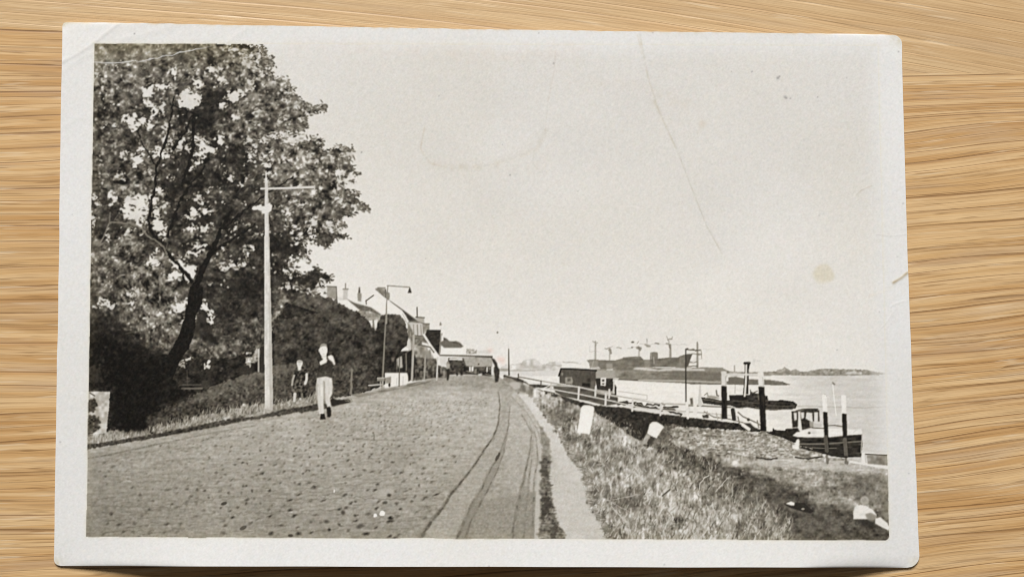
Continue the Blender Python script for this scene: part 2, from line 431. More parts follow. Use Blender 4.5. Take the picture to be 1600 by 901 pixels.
# worn light strips on the right side of the road
poly([(783, 610), (800, 612), (790, 700), (748, 763), (700, 848), (662, 848), (705, 790), (757, 705), (784, 655)], noisy(.655, (N2, .018)), ROAD, soft=1, alpha=.75)
poly([(800, 640), (828, 650), (838, 690), (832, 735), (812, 770), (800, 775), (790, 740)], noisy(.70, (N2, .018)), ROAD, soft=4, alpha=.5)
poly([(700, 790), (812, 772), (800, 848), (690, 848)], noisy(.555, (N2, .018)), ROAD, soft=3, alpha=.6)
poly([(812, 772), (838, 768), (836, 848), (803, 848)], noisy(.54, (N2, .018)), ROAD, soft=2, alpha=.6)
poly([(793, 672), (787, 706), (775, 740), (753, 781), (737, 812), (726, 845), (711, 845), (734, 793), (753, 762), (765, 734), (779, 712)], .53, ROAD, soft=2, alpha=.55)
poly([(781, 634), (797, 634), (794, 672), (779, 712), (753, 762), (734, 793), (711, 845), (658, 845), (692, 792), (725, 747), (756, 703), (778, 663)], noisy(.665, (N2, .014), (H4, .014)), ROAD, soft=1.5, alpha=.8)
poly([(824, 645), (840, 672), (846.5, 697), (845.5, 744), (842, 845), (835, 845), (836, 797), (839, 750), (842, 715), (838, 684), (830, 665)], .745, ROAD, soft=.8, alpha=.9)
poly([(829, 730), (845, 725), (844, 765), (828, 768)], .74, ROAD, soft=1, alpha=.8)
# pits between the clinkers, row behind row
yy = 846.
while yy > 622:
    k = (yy - 596) / 244
    xx = 134 + r2.uniform(0, 20)
    while xx < 800:
        x, y = xx + r2.normal(0, 5.5 * k + .6), yy + r2.normal(0, 2.4 * k + .4) + 3 * math.sin(xx / 47.)
        xx += 21 * k + 3.2
        xl = 150 + max(0, (712 - y)) * 5.3
        if x < xl or x > 772 - (y - 610) * .52:
            continue
        f = .55 if x < 300 else 1.0
        if r2.uniform() > .74 + .15 * math.sin(x * .02 + y * .05):
            continue
        dep = (.12 + .30 * r2.uniform() ** 1.2) * (.30 + .80 * k) * f
        blob(x, y, r2.uniform(1.8, 4.4) * (.3 + .8 * k), r2.uniform(1.2, 2.6) * (.3 + .75 * k), lambda w, d=dep: T[w] - d, None, rot=-.15 - r2.uniform(0, .5), soft=2.2 * k + .8, warp=.5)
    yy -= 11.5 * k + 1.6
for i in range(1400):
    y = r2.uniform(612, 842); k = (y - 590) / 250
    x = r2.uniform(140, 780)
    if y < 706 and x < 134 + (706 - y) * 5.2 + 20:
        continue
    L = r2.uniform(2, 8) * (.3 + k)
    d = r2.normal(0, .04)
    line([(x, y), (x + L, y - L * .12)], 1.0, lambda w, d=d: T[w] + d, None, alpha=.8)
for n in range(46):
    y = 628 + 215 * (n / 46.) ** 1.35
    k = (y - 596) / 244
    x = 160 + max(0, 712 - y) * 5.3
    while x < 770 - (y - 610) * .55:
        L = r2.uniform(10, 46) * k + 3
        if r2.uniform() < .5:
            d = -r2.uniform(.02, .09) * (.5 + .6 * k)
            line([(x, y + 5 * math.sin(x / 60.) * k), (x + L, y - L * .06 + 5 * math.sin((x + L) / 60.) * k)], .8 + 1.1 * k, lambda w, d=d: T[w] + d, None, alpha=.8, wob=.5, soft=1.2)
        x += L + r2.uniform(2, 16) * k
# long joints
line([(340, 808), (400, 800), (440, 788), (470, 786), (520, 770), (560, 764)], 2, .42, None, alpha=.35, wob=1.5)
line([(140, 790), (260, 792), (330, 780), (395, 776)], 2.4, .42, None, alpha=.4, wob=1.5)
line([(420, 772), (462, 770), (480, 763), (560, 756), (600, 750), (640, 748)], 1.6, .45, None, alpha=.4, wob=1)
line([(545, 776), (600, 780), (640, 776)], 1.6, .42, None, alpha=.5, wob=1)
line([(560, 685), (585, 687), (606, 686)], 1.2, .42, None, alpha=.4)
line([(584.5, 678), (584.5, 687)], 1.5, .36, None, alpha=.7)
blob(602, 769, 16, 7, .70, None, rot=-.3, soft=5, alpha=.8)
blob(608, 773, 3.2, 2.6, .28, None, soft=2.5)
blob(536, 800, 3.2, 3.6, .31, None, rot=-.3, soft=3)
blob(510, 814, 4, 2.6, .33, None, soft=3)
blob(561, 822, 4, 2.8, .34, None, soft=3)
blob(350, 786, 5, 2.6, .30, None, rot=-.3)
blob(380, 824, 6, 3, .34, None, rot=-.5)
blob(454, 836, 4, 2.4, .28, None)
for (x, y, a, b) in ((598, 801.5, 4, 3.6), (586.5, 804, 3.2, 2.4), (522.5, 767, 1.6, 2.2), (201, 751, 5, 1.6)):
    blob(x, y, a, b, .93 if x > 300 else .72, None, warp=.6)
# dark joints running along the road


def JO(p, w, t, a, w2):
    t = t + .05
    line(p, w * 1.9, t + .06, None, alpha=a * .32, w2=w2 * 1.9, wob=.6, soft=2.2)
    p = np.array(p, float)
    seg = np.hypot(*(np.diff(p, axis=0).T))
    L = np.r_[0, np.cumsum(seg)]
    q = 0.
    jx = 0.
    pt = None
    while q < L[-1]:
        f = q / L[-1]
        x, y = np.interp(q, L, p[:, 0]), np.interp(q, L, p[:, 1])
        jx = jx * .6 + r2.normal(0, .42) * (.4 + f)
        cur = (x + jx, y)
        if pt is not None and r2.uniform() > .05:
            ww = (w + (w2 - w) * f) * r2.uniform(.55, 1.25)
            line([pt, cur], ww, t + r2.uniform(-.04, .16), None, alpha=a * r2.uniform(.25, 1.0), soft=1.3)
        pt = cur
        q += 2.5 + 4 * f


JO([(779, 612), (781, 634), (778, 663), (770, 684), (756, 703), (740, 728), (725, 747), (704, 772), (692, 792), (675, 812), (653, 845)], 1.0, .24, .9, 4.2)
JO([(797, 634), (793, 672), (779, 712), (765, 734), (753, 762), (734, 793), (711, 845)], .8, .34, .8, 4.0)
JO([(796, 660), (787, 706), (775, 740), (753, 781), (737, 812), (725, 845)], .8, .36, .75, 3.6)
line([(780, 708), (776, 718)], 3.6, .27, None, alpha=.8, wob=.5)
JO([(815, 647), (831, 675), (828, 703), (820, 740), (812, 778), (806, 805), (800, 845)], .9, .34, .8, 4.8)
JO([(828, 664), (834, 678), (829, 728), (823, 781), (817, 845)], .8, .40, .65, 3.6)
JO([(833, 668), (838, 684), (840, 719), (835, 750), (832, 797), (830, 845)], .8, .38, .7, 3.6)
JO([(799, 619), (824, 645), (840, 672), (847, 697), (846, 744), (843, 845)], .9, .42, .6, 1.6)
JO([(300, 675), (420, 655), (530, 632)], 1.0, .45, .4, 1)
JO([(134, 716), (170, 710), (230, 697), (330, 676), (400, 664)], 2.6, .34, .6, 1.2)
JO([(134, 725), (200, 714), (260, 700), (330, 686)], 1.8, .40, .5, .8)
for i in range(260):
    y = r2.uniform(624, 846)
    x = np.interp(y, [622, 647, 678, 716, 740, 772, 797, 822, 846], [834, 851, 873, 892, 912, 917, 926, 945, 950]) + r2.normal(2, 2.5)
    k = (y - 590) / 240
    line([(x + 3, y), (x - r2.uniform(1, 7) * k, y - r2.uniform(-1, 4) * k)], 1.2 + k, r2.uniform(.38, .74), None, alpha=.7, w2=.6)
# dark weeds between kerb and path
VERGE = ident('weeds')
poly([(846, 712), (855, 712), (859, 722), (858, 742), (862, 765), (864, 785), (870, 805), (876, 822), (884, 836), (880, 848), (842, 848), (844, 753)], noisy(.43, (M4, .05), (N2, .04), (H4, .05)), VERGE, warp=2.2, soft=2)
for i in range(70):
    y = r2.uniform(715, 842)
    x = np.interp(y, [715, 780, 842], [854, 861, 874])
    line([(x - r2.uniform(0, 6), y), (x + r2.uniform(0, 6), y + r2.uniform(-1, 1))], r2.uniform(.8, 2), r2.uniform(.28, .5), VERGE, alpha=.7, w2=.5)
poly([(846, 775), (860, 776), (864, 795), (855, 800), (850, 815), (845, 810)], .24, VERGE, warp=2, soft=1.5, alpha=.8)
poly([(846, 725), (856, 728), (856, 742), (847, 745)], .30, VERGE, warp=2, soft=1.5, alpha=.7)
poly([(862, 815), (872, 822), (868, 845), (861, 845)], .26, VERGE, warp=1.5, soft=1.5, alpha=.7)
line([(850, 757), (864, 757)], 1.6, .35, VERGE)

# --- mid distance end of the road -----------------------------------------
q3 = lambda pts: zc(660, 500, 7.51, pts)
END = ident('long_building')
poly(q3([(205, 180), (245, 200), (245, 300), (330, 315), (485, 315), (520, 325), (520, 400), (210, 400)]), .875, END)
poly(q3([(515, 335), (640, 345), (640, 395), (515, 400)]), noisy(.66, (N1, .06), (N2, .05)), END, soft=.8)
poly(q3([(640, 350), (800, 345), (805, 400), (640, 400)]), .80, END, soft=1)
poly(q3([(245, 200), (285, 215), (320, 250), (400, 245), (440, 260), (485, 312), (400, 315), (265, 308), (245, 300)]), noisy(.33, (N2, .05)), END, soft=.5)
line(q3([(210, 408), (340, 412), (815, 428)]), 3.2, .42, END)
for i in range(22):
    x = 350 + i * 22
    line(q3([(x, 420), (x + 8, 412)]), 1.1, .70, END, alpha=.6)
line(q3([(620, 428), (815, 432)]), 1.6, .22, END)
line(q3([(210, 398), (815, 405)]), 1.4, .86, END)
rect(*q3([(300, 440)])[0], *q3([(810, 640)])[0], noisy(.30, (N2, .06), (H4, .04)), END)
poly(q3([(315, 443), (468, 440), (475, 472), (315, 470)]), .80, END, soft=.5)
AW = ident('awning')
poly(q3([(480, 440), (815, 440), (825, 545), (620, 545), (515, 538)]), noisy(.665, (N2, .015)), AW, soft=.5)
blob(660 + 660 / 7.51, 500 + 515 / 7.51, 1.4, 1.4, .35, AW)
for (a, b, c, d, t) in ((548, 545, 600, 598, .80), (568, 545, 574, 600, .4), (750, 548, 765, 610, .82), (610, 570, 640, 630, .5)):
    p = q3([(a, b), (c, d)])
    rect(p[0][0], p[0][1], p[1][0], p[1][1], t, END)
line(q3([(480, 600), (640, 635), (810, 650)]), 1.4, .22, END)
line(q3([(480, 588), (600, 612)]), 1.2, .62, END)
VAN = ident('parked_lorry')
poly(q3([(300, 470), (340, 470), (455, 478), (500, 530), (545, 548), (540, 585), (480, 610), (470, 645), (450, 650), (440, 600), (420, 600), (415, 650), (400, 650), (395, 585), (340, 580)]), noisy(.23, (N2, .04)), VAN, soft=.5)
poly(q3([(350, 480), (440, 480), (470, 530), (360, 530)]), .34, VAN, soft=1)
blob(750, 585, 3.4, 1.6, .78, ROAD, soft=1)
poly(q3([(210, 425), (290, 425), (300, 470), (260, 540), (205, 520)]), .78, END, soft=.8)
line(q3([(880, 570), (1010, 575), (1010, 590), (880, 588)]), 1.6, .62, FARB)

# --- houses of the street --------------------------------------------------
q2 = lambda pts: zc(560, 430, 5.0, pts)
HOUSE = ident('terraced_house')
poly([(505, 470), (512, 455), (540, 468), (575, 482), (600, 495), (600, 560), (505, 560)], .80, HOUSE, soft=.5)
poly(zc(380, 400, 5, [(655, 235), (728, 235), (730, 345), (655, 310)]), noisy(.62, (N4, .02)), HOUSE, soft=.4)
line(zc(380, 400, 5, [(652, 236), (728, 240)]), 1.6, .40, HOUSE)
line(zc(380, 400, 5, [(728, 240), (732, 350)]), 1.4, .32, HOUSE, alpha=.8)
poly(zc(380, 400, 5, [(780, 250), (820, 250), (815, 350), (778, 345)]), .76, HOUSE, soft=.4)
line(zc(380, 400, 5, [(780, 258), (820, 258)]), 1.6, .5, HOUSE)
line(zc(380, 400, 5, [(800, 215), (800, 250)]), 2, .6, HOUSE)
poly(zc(380, 400, 5, [(892, 290), (926, 290), (922, 355), (895, 350)]), .58, HOUSE, soft=.4)
poly(zc(380, 400, 5, [(904, 243), (912, 243), (916, 290), (898, 290)]), .30, HOUSE, soft=.4)
poly(zc(380, 400, 5, [(812, 335), (870, 365), (1000, 400), (1085, 460), (1040, 470), (990, 430), (915, 430), (870, 395)]), noisy(.42, (N2, .03)), HOUSE, soft=.5)
poly(zc(380, 400, 5, [(730, 350), (812, 342), (915, 425), (850, 425), (800, 390)]), .88, HOUSE, soft=.5)
poly(zc(380, 400, 5, [(900, 425), (1000, 435), (1090, 465), (1050, 540), (1030, 580), (960, 530), (900, 480)]), noisy(.60, (M4, .06), (N2, .04)), HOUSE, soft=1)
for (a, b, c, d) in ((975, 505, 1010, 565), (1020, 500, 1050, 575)):
    poly(zc(380, 400, 5, [(a, b), (c, b - 5), (c - 6, d), ((a + c) / 2, d + 8)]), .88, HOUSE, soft=.8)
line(zc(380, 400, 5, [(1016, 500), (1018, 575)]), 1.2, .45, HOUSE)
# big white gable
GAB = ident('gabled_house')
poly(q2([(65, 205), (115, 160), (225, 205), (340, 285), (400, 400), (430, 500), (430, 620), (380, 620), (370, 420), (330, 310), (190, 300), (70, 230)]), .868, GAB)
line(q2([(58, 200), (118, 156)]), 1.6, .30, GAB)
line(q2([(60, 195), (62, 225)]), 1.8, .40, GAB)
poly(q2([(132, 102), (150, 98), (210, 100), (222, 128), (245, 138), (243, 196), (215, 196), (175, 165), (130, 130)]), noisy(.53, (N2, .05), (N4, .03)), GAB, soft=.5)
line(q2([(148, 92), (208, 92)]), 1.2, .80, GAB)
line(q2([(150, 97), (210, 98)]), 1.2, .48, GAB)
line(q2([(212, 110), (212, 190)]), 1.6, .38, GAB)
poly(q2([(222, 200), (250, 200), (350, 270), (468, 357), (400, 360), (385, 345), (350, 295), (330, 275)]), noisy(.27, (N2, .03)), GAB, soft=.4)
line(q2([(126, 120), (200, 180), (335, 280), (365, 325), (435, 480)]), 3.6, .88, GAB)
line(q2([(345, 300), (380, 370), (420, 470)]), 1.2, .60, GAB, alpha=.7)
FAC = ident('shop_house')
poly(q2([(385, 358), (470, 360), (520, 375), (520, 470), (560, 560), (610, 650), (620, 800), (420, 830), (385, 500)]), noisy(.60, (V4, .07), (M4, .05)), FAC, soft=.5)
poly(q2([(390, 365), (500, 372), (515, 465), (440, 470)]), .76, FAC, soft=.5)
for x in (430, 460, 488, 505):
    line(q2([(x, 385), (x + 4, 465)]), 1.3, .52 if x != 460 else .40, FAC, alpha=.8)
line(q2([(395, 362), (470, 362), (520, 378)]), 1.4, .42, FAC)
line(q2([(440, 470), (520, 478)]), 1.8, .36, FAC)
poly(q2([(452, 320), (515, 330), (515, 372), (480, 365), (450, 345)]), .68, FAC, soft=.5)
line(q2([(448, 326), (515, 330)]), 1.8, .36, FAC)
line(q2([(458, 250), (460, 325)]), 1.6, .32, FAC)
poly(q2([(503, 376), (555, 376), (556, 430), (525, 440), (505, 430)]), noisy(.55, (N2, .03)), FAC, soft=.4)
line(q2([(506, 377), (555, 378)]), 1.2, .42, FAC)
# dark roof beyond
poly(q2([(535, 428), (642, 428), (642, 470), (632, 625), (610, 610), (560, 530), (520, 465)]), noisy(.21, (N2, .02)), FAC, soft=.4)
line(q2([(538, 428), (640, 430)]), 1.4, .14, FAC)
line(q2([(650, 455), (640, 560), (632, 625)]), 2.6, .55, FAC)
poly(q2([(650, 470), (662, 470), (668, 560), (645, 600)]), .86, FAC, soft=.5)
poly(q2([(405, 480), (510, 480), (555, 545), (500, 540), (425, 540)]), noisy(.46, (M2, .05)), FAC, soft=.8)
poly(q2([(495, 520), (540, 530), (590, 580), (612, 650), (590, 650), (560, 580), (500, 545)]), .84, FAC, soft=1)
line(q2([(512, 465), (560, 540), (632, 640)]), 3.0, .85, FAC)
line(q2([(470, 540), (560, 560), (590, 600)]), 2.2, .32, FAC, alpha=.8)
poly(q2([(480, 575), (560, 590), (580, 650), (500, 660)]), .55, FAC, soft=2, alpha=.7)
poly(q2([(350, 555), (385, 470), (405, 480), (415, 590), (380, 570)]), .78, GAB, warp=.6, soft=.6)
blob(636 + 3, 520 + 4, 1.5, 5, .45, GAB)
poly(q2([(450, 640), (600, 650), (620, 700), (690, 720), (690, 800), (600, 800), (420, 820)]), noisy(.36, (V4, .06), (M2, .05)), FAC, soft=.8)
poly(q2([(630, 635), (700, 635), (690, 690), (650, 720)]), .80, FAC, soft=1)
poly(q2([(305, 640), (420, 580), (450, 640), (440, 800), (390, 830), (380, 760), (300, 760)]), noisy(.20, (V4, .03)), FAC, soft=1)
poly(q2([(304, 632), (340, 628), (345, 720), (318, 725), (306, 700)]), .70, FAC, soft=.8)
line(q2([(320, 640), (320, 720)]), 1, .45, FAC)
line(q2([(372, 610), (376, 740)]), 1.8, .46, FAC)
PILLAR = ident('porch_post')
line(q2([(432, 470), (428, 600), (418, 815)]), 3.6, .68, PILLAR)
line(q2([(523, 625), (515, 805)]), 2.6, .62, PILLAR)
line(q2([(620, 640), (612, 815)]), 2.2, .78, PILLAR)
poly([(686, 535), (694, 531), (700, 532), (722, 540), (722, 543), (694, 543)], .42, FAC, warp=.5, soft=.5)

# --- bushes and hedges on the left -------------------------------------------
BUSH = ident('bush')
bb = .262 + N2 * .022 + M4 * .03 + N8 * .03 + N16 * .02 + .07 * np.exp(-((GX - 450) / 22) ** 2 - ((GY - 488) / 18) ** 2)
bu2 = bb + .12 * np.clip((505 - GY) / 25, 0, 1)
poly([(428, 470), (455, 458), (480, 459), (505, 463), (525, 470), (545, 482), (560, 487), (575, 500), (586, 516), (592, 540), (592, 600), (545, 625), (428, 640)], lambda w: bb[w] + .09 * np.clip((497 - (GX[w] - 500) * -.0 - GY[w]) / 30, 0, 1), BUSH, warp=1.6)
ROUND = ident('round_bush')
poly(q2([(180, 318), (215, 302), (300, 302), (335, 320), (362, 355), (382, 420), (388, 490), (378, 540), (345, 575), (300, 625), (200, 650), (130, 640), (100, 520), (140, 420), (160, 360)]), lambda w: bu2[w], ROUND, warp=.9)
poly(q2([(0, 600), (400, 590), (300, 650), (300, 760), (0, 760)]), noisy(.20, (N2, .02), (V4, .02)), BUSH, soft=1.5)
poly(q2([(0, 650), (110, 655), (180, 660), (180, 800), (90, 870), (0, 880)]), noisy(.235, (N2, .025), (M4, .02)), BUSH, soft=1)
poly(q2([(170, 625), (185, 625), (185, 665), (172, 665)]), .75, BUSH, soft=.6)
poly(q2([(255, 640), (282, 640), (280, 670), (262, 670)]), .42, BUSH, soft=.6)
line(q2([(145, 590), (145, 740)]), 1.6, .33, BUSH)
line(q2([(0, 655), (150, 658)]), 1.2, .33, BUSH)

# dark garden mass behind lamp post and hedge
GARD = ident('garden_hedge')
gd = .185 + N2 * .016 + M4 * .02 + N8 * .025
poly([(134, 480), (440, 470), (600, 520), (602, 600), (585, 608), (540, 622), (500, 634), (440, 640), (380, 655), (300, 672), (250, 682), (134, 700)], lambda w: gd[w], GARD)
poly([(545, 482), (560, 487), (575, 500), (586, 516), (592, 540), (592, 600), (545, 625), (428, 640), (428, 500)], lambda w: bb[w], BUSH, warp=1.5)
# clipped hedge in front
hg = .335 + N2 * .04 + M4 * .03 + N8 * .015
poly([(218, 665), (240, 643), (290, 625), (340, 600), (365, 590), (395, 583), (430, 572), (470, 568), (545, 566), (585, 575), (590, 600), (545, 620), (500, 632), (440, 640), (380, 655), (300, 672), (235, 684)], lambda w: hg[w] - .07 * np.clip((GY[w] - 612) / 25, 0, 1) - .05 * np.clip((GX[w] - 430) / 60, 0, 1), GARD, warp=1.6)
poly([(395, 583), (430, 571), (475, 566), (480, 575), (400, 592), (300, 630), (290, 626), (345, 600)], noisy(.43, (M2, .03), (N4, .02)), GARD, soft=3, alpha=.6)
poly([(138, 560), (180, 560), (178, 612), (138, 612)], noisy(.27, (M4, .05), (N2, .04)), GARD, soft=3, alpha=.7)
for i in range(2600):
    x, y = r2.uniform(140, 600), r2.uniform(470, 655)
    iy, ix = int((y - Y0) * S), int((x - X0) * S)
    if ID[iy, ix] not in (GARD, BUSH, ROUND):
        continue
    d = r2.normal(.008, .045) * (1.3 if y > 560 and x < 430 else 1)
    blob(x, y, r2.uniform(1.2, 3.2), r2.uniform(.7, 1.5), lambda w, d=d: np.clip(T[w] + d, .12, .6), None, rot=r2.uniform(-.8, .6), soft=1.2)
# bits of light in the garden
for (x, y, rx, ry, t) in ((292, 542, 16, 10, .82), (315, 540, 14, 6, .72), (291, 560, 9, 4, .84), (284, 570, 6, 5, .72), (323, 570, 5, 5, .86), (311, 545, 16, 14, .60), (380, 546, 5, 4, .78), (400, 535, 8, 18, .55),
                          (394, 560, 9, 8, .62), (390, 565, 6, 4, .78), (401, 550, 5, 14, .68), (375, 530, 22, 18, .37), (365, 520, 6, 5, .5)):
    blob(x, y, rx, ry, noisy(t, (N2, .05), (M4, .05)), GARD, warp=2.5, soft=1.6, alpha=.9)
for p, w in (([(276, 547), (300, 556), (325, 549)], 2.5), ([(280, 562), (298, 556)], 3), ([(296, 575), (312, 560), (318, 570)], 4), ([(288, 535), (296, 548)], 2)):
    line(p, w, .2, GARD, wob=1.5)
BENCH = ident('garden_bench')
line([(284, 606.5), (316, 606.5)], 2.2, .46, BENCH, alpha=.9)
line([(284, 601), (314, 600.5)], 1.4, .40, BENCH, alpha=.9)
line([(292, 577), (293, 600)], 1.0, .42, BENCH, alpha=.6)
LAN = ident('garden_lantern')
line([(413, 516), (404, 520), (403, 530)], 2, .80, LAN)
line([(404, 530), (404, 580)], 1.8, .78, LAN)
poly([(406, 524), (413, 522), (413, 582), (406, 582)], .22, LAN, soft=.5)
# grass verge between hedge and road
VG = ident('grass_verge')
vg = noisy(.60, (M4, .05), (N8, .05), (N2, .05), (V4, .06))
poly([(134, 682), (175, 672), (240, 674), (262, 664), (300, 652), (355, 640), (380, 634), (412, 630), (428, 632), (470, 622), (500, 614), (500, 632), (440, 643), (380, 654), (310, 668), (240, 682), (180, 694), (134, 702)], vg, VG, warp=1.5, soft=1)
poly([(134, 694), (180, 688), (240, 678), (310, 664), (350, 655), (400, 650), (440, 640), (500, 630), (552, 626), (500, 640), (440, 648), (380, 658), (310, 672), (240, 684), (134, 702)], noisy(.25, (N2, .04)), VG, warp=.8, soft=1.5, alpha=.9)
poly([(300, 652), (355, 645), (410, 636), (440, 632), (500, 618), (500, 624), (440, 638), (400, 645), (350, 655)], vg, VG, warp=2, soft=1, alpha=.9)
poly([(515, 622), (560, 616), (585, 606), (610, 600), (600, 610), (560, 623), (520, 624)], noisy(.70, (H4, .03)), VG, warp=1)
poly([(500, 626), (520, 624), (548, 627), (520, 632), (515, 634)], .20, VG, soft=.8)
poly([(545, 616), (585, 612), (600, 607), (625, 602), (680, 592), (650, 602), (600, 612), (560, 620)], noisy(.55, (H4, .04)), VG, soft=1)
poly([(630, 602), (650, 597), (680, 591), (670, 597), (640, 604)], .44, VG, soft=1)
poly([(582, 611), (600, 606), (640, 602), (668, 592), (690, 590), (650, 600), (620, 606)], noisy(.68, (H4, .04)), VG, soft=1, alpha=.8)

for i in range(900):
    x = r2.uniform(138, 500)
    yb = np.interp(x, [134, 180, 240, 310, 350, 400, 440, 500], [694, 686, 675, 660, 651, 645, 636, 624])
    y = yb - abs(r2.normal(0, 6))
    line([(x, y), (x + r2.normal(1, 1.5), y - r2.uniform(2, 8))], 1.5, float(np.clip(r2.normal(.60, .15), .25, .85)), None, alpha=.6, w2=.8)
# --- the big tree --------------------------------------------------------------
TREE = ident('tree')
crown = [(130, 60), (340, 60), (355, 72), (370, 66), (400, 72), (411, 75), (416, 82), (411, 86), (402, 82), (404, 88), (412, 92), (423, 90), (427, 98), (421, 104), (414, 100), (412, 108), (420, 116), (430, 122), (446, 126), (450, 132), (459, 137), (452, 142),
         (449, 148), (458, 150), (465, 152), (470, 158), (476, 163), (488, 170), (497, 170), (505, 164), (509, 167), (502, 175), (488, 176), (478, 176), (480, 182), (476, 188), (482, 196), (474, 200), (466, 201), (458, 207),
         (450, 206), (440, 200), (430, 208), (418, 212), (424, 218), (440, 216), (448, 224), (462, 226), (470, 222), (478, 224), (494, 214), (503, 222), (501, 232), (513, 238), (523, 230), (540, 229), (552, 232), (548, 240), (545, 250), (556, 266), (558, 274),
         (550, 282), (540, 284), (530, 290), (544, 296), (552, 303), (562, 302), (556, 308), (562, 315), (568, 321), (576, 327), (564, 328), (556, 322), (552, 335), (542, 336), (530, 342), (540, 352), (528, 356),
         (522, 350), (514, 352), (520, 363), (532, 366), (546, 368), (536, 372), (522, 370), (520, 378), (510, 386), (500, 382), (488, 374), (478, 372), (470, 374), (478, 385), (480, 396), (474, 402), (460, 400), (452, 404), (452, 416), (462, 424), (480, 430),
         (490, 420), (498, 420), (500, 430), (512, 428), (518, 434), (508, 440), (498, 446), (492, 452), (480, 455), (480, 462), (450, 475), (430, 500), (420, 540), (360, 560), (134, 560)]
base = np.full((CH, CW), .30, np.float32)
for (x, y, rx, ry, t) in ((200, 95, 90, 45, .37), (180, 120, 40, 25, .40), (310, 100, 60, 40, .32), (385, 85, 25, 20, .33), (425, 150, 45, 35, .43), (390, 130, 25, 30, .42), (455, 190, 35, 25, .36), (470, 170, 20, 12, .40), (470, 195, 25, 12, .28),
                          (300, 180, 45, 28, .20), (340, 155, 30, 22, .20), (210, 175, 50, 40, .25), (180, 150, 30, 30, .31), (330, 200, 40, 20, .26), (390, 215, 30, 25, .36), (320, 190, 14, 20, .16),
                          (480, 245, 60, 25, .46), (440, 260, 45, 25, .44), (510, 260, 40, 30, .42), (545, 262, 15, 12, .27), (550, 300, 25, 15, .26), (525, 310, 30, 20, .30), (490, 310, 35, 25, .40), (520, 330, 30, 15, .30),
                          (350, 270, 70, 40, .22), (380, 245, 25, 20, .22), (170, 265, 40, 40, .27), (200, 285, 35, 20, .38), (280, 290, 40, 30, .20), (300, 240, 40, 20, .20), (310, 330, 60, 25, .19), (380, 330, 40, 40, .23), (440, 330, 40, 25, .30),
                          (400, 370, 60, 25, .20), (450, 385, 35, 20, .17), (510, 375, 25, 15, .23), (490, 435, 40, 20, .17), (420, 420, 40, 25, .20), (390, 450, 70, 40, .18), (170, 350, 30, 40, .22), (250, 380, 60, 30, .20),
                          (200, 410, 60, 35, .33), (180, 390, 40, 20, .34), (250, 440, 50, 40, .36), (220, 460, 60, 40, .37), (250, 500, 50, 35, .44), (240, 525, 40, 22, .40), (170, 470, 30, 40, .28), (160, 520, 40, 40, .16),
                          (200, 560, 70, 40, .13), (340, 490, 60, 40, .19), (300, 430, 30, 30, .20), (460, 480, 40, 30, .27), (445, 488, 18, 18, .34)):
    wgt = np.exp(-(((GX - x) / rx) ** 2 + ((GY - y) / ry) ** 2) * 1.1)
    base = base * (1 - wgt) + t * wgt
base = base + .035 * np.clip((base - .22) / .1, 0, 1)
base = base + .05 * np.clip((330 - GX) / 60, 0, 1) * np.clip((135 - GY) / 50, 0, 1)
ctr = np.clip((base - .12) / .25, .15, 1.25) * (1 - .45 * np.clip((340 - GX) / 60, 0, 1) * np.clip((130 - GY) / 40, 0, 1))
leaf = base + ctr * (N4 * .055 + M2 * .030 + N8 * .055 + M8 * .05 + N16 * .03 + N2 * .02)
cl = np.maximum(0, N4 + .7 * M2 + .4 * N8 - .7)
leaf = leaf + ctr * cl * .09
leaf = np.maximum(leaf, .115 + .015 * N2)
poly(crown, lambda w: leaf[w], TREE, warp=2.0)
# leaf sprays breaking the outline
sp = [(x, y) for x, y in crown if x > 395 and y < 462]
for i in range(900):
    k = r2.integers(0, len(sp) - 1)
    t_ = r2.uniform()
    x = sp[k][0] * (1 - t_) + sp[k + 1][0] * t_ + r2.normal(0, 3.2)
    y = sp[k][1] * (1 - t_) + sp[k + 1][1] * t_ + r2.normal(0, 2.8)
    iy, ix = int((y - Y0) * S), int((x - X0) * S)
    blob(x, y, r2.uniform(1.2, 3.4), r2.uniform(.7, 1.5), float(np.clip(base[iy, ix] + r2.normal(.05, .10), .15, .7)), TREE, rot=r2.uniform(-.2, 1.1), soft=.8, alpha=.9)
